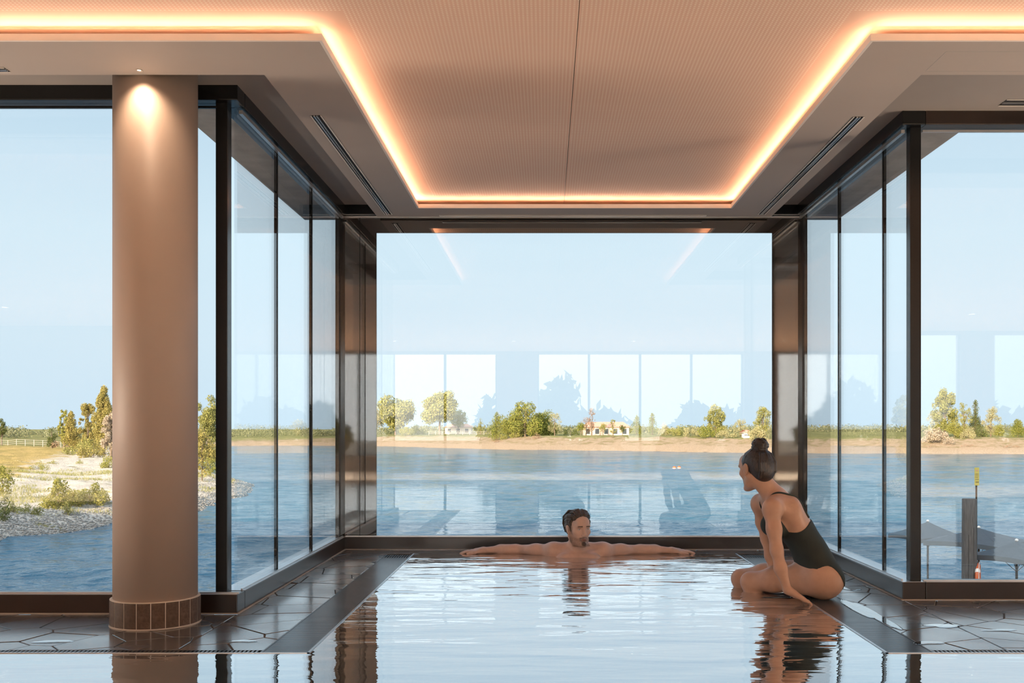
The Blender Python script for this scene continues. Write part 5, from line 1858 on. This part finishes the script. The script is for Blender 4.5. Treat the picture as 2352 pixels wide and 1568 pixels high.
    for i in range(46):  # locks swept up from the hairline and back
        u0 = rnd.uniform(-1, 1)
        x0 = u0 * 0.060
        y0 = 0.066 - 0.022 * u0 * u0 + rnd.uniform(-0.006, 0.004)
        hgt = rnd.uniform(0.110, 0.142) - 0.034 * u0 * u0
        dr = rnd.uniform(-0.012, 0.020)
        lock(fh, H, [(x0, y0, 0.082 - 0.012 * u0 * u0), (x0 * 1.05 + dr * 0.3, y0 - 0.006, 0.106 - 0.014 * u0 * u0), (x0 * 1.1 + dr * 0.7, y0 - 0.035, hgt),
                     (x0 * 1.15 + dr, y0 - 0.080, hgt - 0.006), (x0 * 1.1 + dr, y0 - 0.130, hgt - 0.040)], 0.0075, 0.0045, 0.0025)
    for i in range(40):  # sides combed back
        s = rnd.choice((-1, 1))
        z0 = rnd.uniform(0.012, 0.095)
        lock(fh, H, [(s * 0.068, 0.030 - 0.01 * rnd.random(), z0 + 0.012), (s * (0.080 - 0.12 * max(0, z0 - 0.06)), -0.010, z0 + 0.010), (s * (0.077 - 0.12 * max(0, z0 - 0.06)), -0.055, z0 - 0.005), (s * 0.045, -0.105, z0 - 0.025)], 0.0075, 0.004, 0.0025)
    for i in range(24):
        a = rnd.uniform(-1, 1)
        lock(fh, H, [(a * 0.05, -0.06, 0.118), (a * 0.066, -0.108, 0.075), (a * 0.066, -0.116, 0.025), (a * 0.056, -0.098, -0.030)], 0.0085, 0.0045, 0.003)
    for s in (-1, 1):
        fh.ell(P((s * 0.086, 0.000, -0.004)), (0.016, 0.020, 0.030), 0.003, H.R, True)
    Vh, Qh = surface_nets(fh.F, fh.lo, fh.h)
    field_mesh('hair', Vh + np.array([-0.22, -6.95, 1.30]), Qh, M['hair_m'], t)
    H2 = HeadFrame(inv @ H.c, -66, -2, 0, 1.0)
    eyes(H2, t, (0.10, 0.05))
man()

# ---------------------------------------------------------------- the woman sitting on the pool edge
def woman():
    OX, OY = 1.42, 5.26
    t = tag(empty('person', (OX, OY, 0.0)), 'woman in a dark green swimsuit sitting on the pool edge, hair in a bun', 'person')
    off = np.array([-OX, -OY, 0.0])
    fd = Field((0.94, 4.93, -0.46), (1.62, 5.72, 0.86), 0.0045)
    Y0 = 5.265
    H = HeadFrame((1.108, 5.275, 0.672), 119, -8, 0, 0.93)
    def torso(f, e=0.0):
        # pelvis, waist, rib cage following the forward lean
        ax = Vector((-0.42, 0, 0.90)).normalized()
        side = Vector((0, 1, 0))
        fr = ax.cross(side).normalized()      # toward the back / front
        Rm = np.array([[side.x, fr.x, ax.x], [side.y, fr.y, ax.y], [side.z, fr.z, ax.z]])
        f.ell((1.437, Y0, 0.125), (0.155 + e, 0.095 + e, 0.110 + e), 0.04, Rm)
        f.ell((1.412, Y0, 0.205), (0.140 + e, 0.083 + e, 0.110 + e), 0.05, Rm)
        f.ell((1.365, Y0, 0.290), (0.118 + e, 0.078 + e, 0.120 + e), 0.05, Rm)
        f.ell((1.298, Y0, 0.392), (0.132 + e, 0.086 + e, 0.120 + e), 0.05, Rm)
        f.ell((1.238, Y0, 0.470), (0.140 + e, 0.070 + e, 0.085 + e), 0.05, Rm)
        for s in (-1, 1):
            f.ell((1.205, Y0 + s * 0.068, 0.372), (0.052 + e, 0.052 + e, 0.055 + e), 0.03)   # bust
    torso(fd)
    for s in (-1, 1):                                                                     # seat
        fd.ell((1.452, Y0 + s * 0.082, 0.094), (0.094, 0.090, 0.092), 0.04)
    # shoulders and shoulder blades
    for s in (-1, 1):
        fd.cone((1.208, Y0 + s * 0.03, 0.520), (1.165, Y0 + s * 0.155, 0.480), 0.042, 0.046, 0.05)
        fd.ell((1.285, Y0 + s * 0.085, 0.465), (0.035, 0.050, 0.060), 0.05)
    # arms
    NA = [(1.158, 5.118, 0.472), (1.164, 5.090, 0.372), (1.172, 5.068, 0.270), (1.190, 5.056, 0.175), (1.222, 5.045, 0.070)]
    FA = [(1.165, 5.425, 0.478), (1.185, 5.450, 0.375), (1.207, 5.455, 0.285), (1.225, 5.435, 0.190), (1.258, 5.395, 0.078)]
    for A in (NA, FA):
        fd.ell(A[0], (0.043, 0.041, 0.050), 0.03)
        fd.chain(A, [0.041, 0.0365, 0.030, 0.030, 0.0205], 0.025)
    hand(fd, NA[4], (1.286, 5.040, 0.032), (0.35, -1, 0.0), (0.35, 0, 1), 0.88, 12, 0.45, 0.020, 0.05)
    hand(fd, FA[4], (1.325, 5.385, 0.030), (0.2, 1, 0.0), (0.35, 0, 1), 0.92, 14, 0.45, 0.023, 0.05)
    # thighs, knees, shins under water
    for (hx, hy, kx, ky, kz) in ((1.425, 5.185, 1.119, 5.435, 0.053), (1.425, 5.350, 1.096, 5.585, 0.047)):
        mx = lambda q: (hx + (kx - hx) * q, hy + (ky - hy) * q)
        fd.chain([(hx, hy, 0.100), (*mx(0.33), 0.090), (*mx(0.66), 0.076), (kx, ky, kz)], [0.090, 0.072, 0.061, 0.050], 0.035)
        fd.ell((kx - 0.008, ky + 0.006, kz + 0.003), (0.050, 0.047, 0.047), 0.02)
        fd.chain([(kx + 0.004, ky, kz - 0.02), (kx + 0.030, ky - 0.02, -0.14), (kx + 0.03, ky - 0.02, -0.33)], [0.048, 0.048, 0.030], 0.03)
        fd.cone((kx + 0.03, ky - 0.02, -0.36), (kx - 0.07, ky + 0.05, -0.42), 0.030, 0.018, 0.02)
    # neck
    fd.cone((1.222, Y0, 0.505), H.P((0, -0.025, -0.045)), 0.058, 0.047, 0.035)
    fd.cone((1.190, Y0 - 0.02, 0.505), H.P((0.040, -0.010, -0.055)), 0.016, 0.016, 0.025)
    add_head(fd, H, False)
    V, Q = surface_nets(fd.F, fd.lo, fd.h)
    V = smooth_verts(V, Q, 1)
    L = H.local(V)
    tint = np.tile(SKIN_W, (len(V), 1))
    l, f, u = np.abs(L[:, 0]), L[:, 1], L[:, 2]
    def paint(mask, c):
        m = np.clip(mask, 0, 1)[:, None]
        tint[:] = tint * (1 - m) + np.array(c) * m
    lips = np.clip(1.6 - 1.6 * ((l / 0.023) ** 2 + ((u + 0.0650) / 0.010) ** 2), 0, 1) * (f > 0.075) * (np.abs(u) < 0.14)
    paint(lips * 0.85, (0.38, 0.13, 0.11))
    brow = np.clip(1.5 - 1.5 * np.abs((u - 0.027) / 0.004), 0, 1) * np.clip((l - 0.012) / 0.004, 0, 1) * np.clip((0.050 - l) / 0.006, 0, 1) * (f > 0.05)
    paint(brow * 0.9, (0.04, 0.024, 0.016))
    lash = np.clip(1 - np.abs(u - 0.0135) / 0.003, 0, 1) * np.clip((l - 0.020) / 0.003, 0, 1) * np.clip((0.045 - l) / 0.003, 0, 1) * (f > 0.06) * (np.abs(u) < 0.1)
    paint(lash, (0.03, 0.02, 0.015))
    field_mesh('body', V + off, Q, M['skin'], t, tint)
    # swimsuit: the torso a few millimetres larger, cut at neckline, back and legs
    fs = Field((1.08, 5.05, 0.0), (1.60, 5.48, 0.62), 0.0040)
    torso(fs, 0.0055)
    for s in (-1, 1):
        fs.ell((1.452, Y0 + s * 0.082, 0.094), (0.0995, 0.0955, 0.0975), 0.04)
    gx, gy, gz = fs.grid()
    X, Yg, Z = gx[:, None, None], gy[None, :, None], gz[None, None, :]
    # upper edge: low on the back, high over the bust
    back = 0.352 + (X - 1.253) * 0.42 - 0.020 * np.sin(np.clip((X - 1.253) / 0.115, 0, 1) * np.pi)
    front = 0.352 + np.clip((1.255 - X) / 0.05, 0, 1) * 0.070
    upper = np.where(X > 1.255, back, front)
    g1 = (Z - upper) * 0.9
    # leg opening: an arch over each hip
    dy = np.abs(Yg - Y0)
    arch = 0.182 - ((X - 1.440) / 0.085) ** 2 * 0.062
    arch = np.where(X > 1.44, 0.182 - ((X - 1.440) / 0.085) ** 2 * 0.075, arch)
    arch = arch - np.clip((0.095 - dy) / 0.06, 0, 1) * 0.20
    g2 = (arch - Z) * 0.8
    fs.F = np.maximum(fs.F, np.maximum(g1, g2)).astype(np.float32)
    Vs, Qs = surface_nets(fs.F, fs.lo, fs.h)
    suit = field_mesh('swimsuit', Vs + off, Qs, M['suit'], t)
    # straps: over the back and over the shoulder front
    for s in (-1, 1):
        pts = [(1.362, Y0 + s * 0.062, 0.412), (1.345, Y0 + s * 0.068, 0.452), (1.312, Y0 + s * 0.075, 0.500), (1.262, Y0 + s * 0.078, 0.538), (1.215, Y0 + s * 0.082, 0.545), (1.180, Y0 + s * 0.082, 0.510), (1.166, Y0 + s * 0.078, 0.455), (1.165, Y0 + s * 0.072, 0.405)]
        # lay the strap on the skin
        pv = []
        body_v = V
        dense = []
        for a_, b_ in zip(pts[:-1], pts[1:]):
            for q_ in range(6): dense.append(np.array(a_) * (1 - q_ / 6) + np.array(b_) * q_ / 6)
        dense.append(np.array(pts[-1]))
        cen = np.array([1.25, Y0 + s * 0.05, 0.43])
        snap = []
        for p in dense:
            dd = np.linalg.norm(body_v - p, axis=1)
            snap.append(body_v[np.argsort(dd)[:6]].mean(0))
        for k_ in range(len(snap)):
            q = np.mean(snap[max(0, k_ - 2):k_ + 3], axis=0)
            o_ = (q - cen) / np.linalg.norm(q - cen)
            pv.append(Vector(q + o_ * 0.003) + Vector(off))
        MB().tube(pv, 0.0058, 6).build('strap', M['suit'], suit, True)
    # hair drawn up into a bun
    fh = Field(tuple(np.array(H.c) - 0.17), tuple(np.array(H.c) + 0.20), 0.0028)
    P = H.P
    fh.ell(P((0, -0.022, 0.036)), (0.0735, 0.0935, 0.0790), 0.01, H.R)
    fh.ell(P((0, -0.070, -0.010)), (0.064, 0.050, 0.064), 0.03, H.R)
    fh.ell(P((0, 0.088, -0.025)), (0.070, 0.055, 0.098), 0.006, H.R, True)
    fh.ell(P((0, 0.055, -0.09)), (0.12, 0.100, 0.075), 0.008, H.R, True)
    bun = (0.0, -0.056, 0.128)
    rnd = random.Random(5)
    for i in range(84):    # combed strands from the hairline up to the bun
        a = rnd.uniform(0, 2 * math.pi)
        if math.cos(a) > 0.15:
            st = (math.sin(a) * 0.064, 0.050 * math.cos(a) + 0.010, 0.080 - 0.10 * abs(math.sin(a)) * 0.8)
        else:
            st = (math.sin(a) * 0.062, -0.030 + 0.075 * math.cos(a), -0.045 + 0.03 * rnd.random())
        pts = []
        for j in range(7):
            q = j / 6
            x = st[0] * (1 - q) + bun[0] * q
            y = st[1] * (1 - q) + (bun[1] + 0.012 * math.cos(a)) * q
            z = st[2] * (1 - q) + (bun[2] - 0.026) * q
            # push out to the scalp
            d = Vector((x / 0.0765, (y + 0.024) / 0.0975, (z - 0.036) / 0.0825))
            if d.length < 1.0 or j < 6:
                d = d.normalized() * (1.0 + (0.03 if z < 0 else 0.0))
                x, y, z = d.x * 0.0765, d.y * 0.0975 - 0.024, d.z * 0.0825 + 0.036
            pts.append((x, y, z))
        lock(fh, H, pts, 0.0055, 0.0055, 0.0022)
    for i in range(16):   # fuller hair at the nape
        a = rnd.uniform(-1, 1)
        lock(fh, H, [(a * 0.050, -0.088, -0.052), (a * 0.062, -0.112, -0.020), (a * 0.064, -0.118, 0.025), (a * 0.045, -0.105, 0.075), (a * 0.02, -0.075, 0.100)], 0.008, 0.006, 0.003)
    fh.ell(P(bun), (0.041, 0.043, 0.039), 0.006, H.R)
    for i in range(34):   # strands wound over the bun in slanting turns
        ax_ = Vector((rnd.gauss(0, 0.45), rnd.gauss(0, 0.45), 1)).normalized()
        e1 = ax_.cross(Vector((1, 0, 0))).normalized()
        e2 = ax_.cross(e1)
        zz = rnd.uniform(-0.8, 0.95)
        rr = math.sqrt(1 - zz * zz)
        a0 = rnd.uniform(0, 6.28)
        pts = []
        for j in range(9):
            a = a0 + j * 0.33
            d = (e1 * math.cos(a) + e2 * math.sin(a)) * rr + ax_ * zz
            pts.append((bun[0] + d.x * 0.044, bun[1] + d.y * 0.046, bun[2] + d.z * 0.042))
        lock(fh, H, pts, 0.0060, 0.0040, 0.0020)
    for s in (-1, 1): fh.ell(P((s * 0.086, 0.002, -0.002)), (0.019, 0.022, 0.034), 0.003, H.R, True)
    Vh, Qh = surface_nets(fh.F, fh.lo, fh.h)
    field_mesh('hair', Vh + off, Qh, M['hair_w'], t)
    H2 = HeadFrame(Vector(H.c) + Vector(off), 119, -8, 0, 0.93)
    eyes(H2, t)
woman()
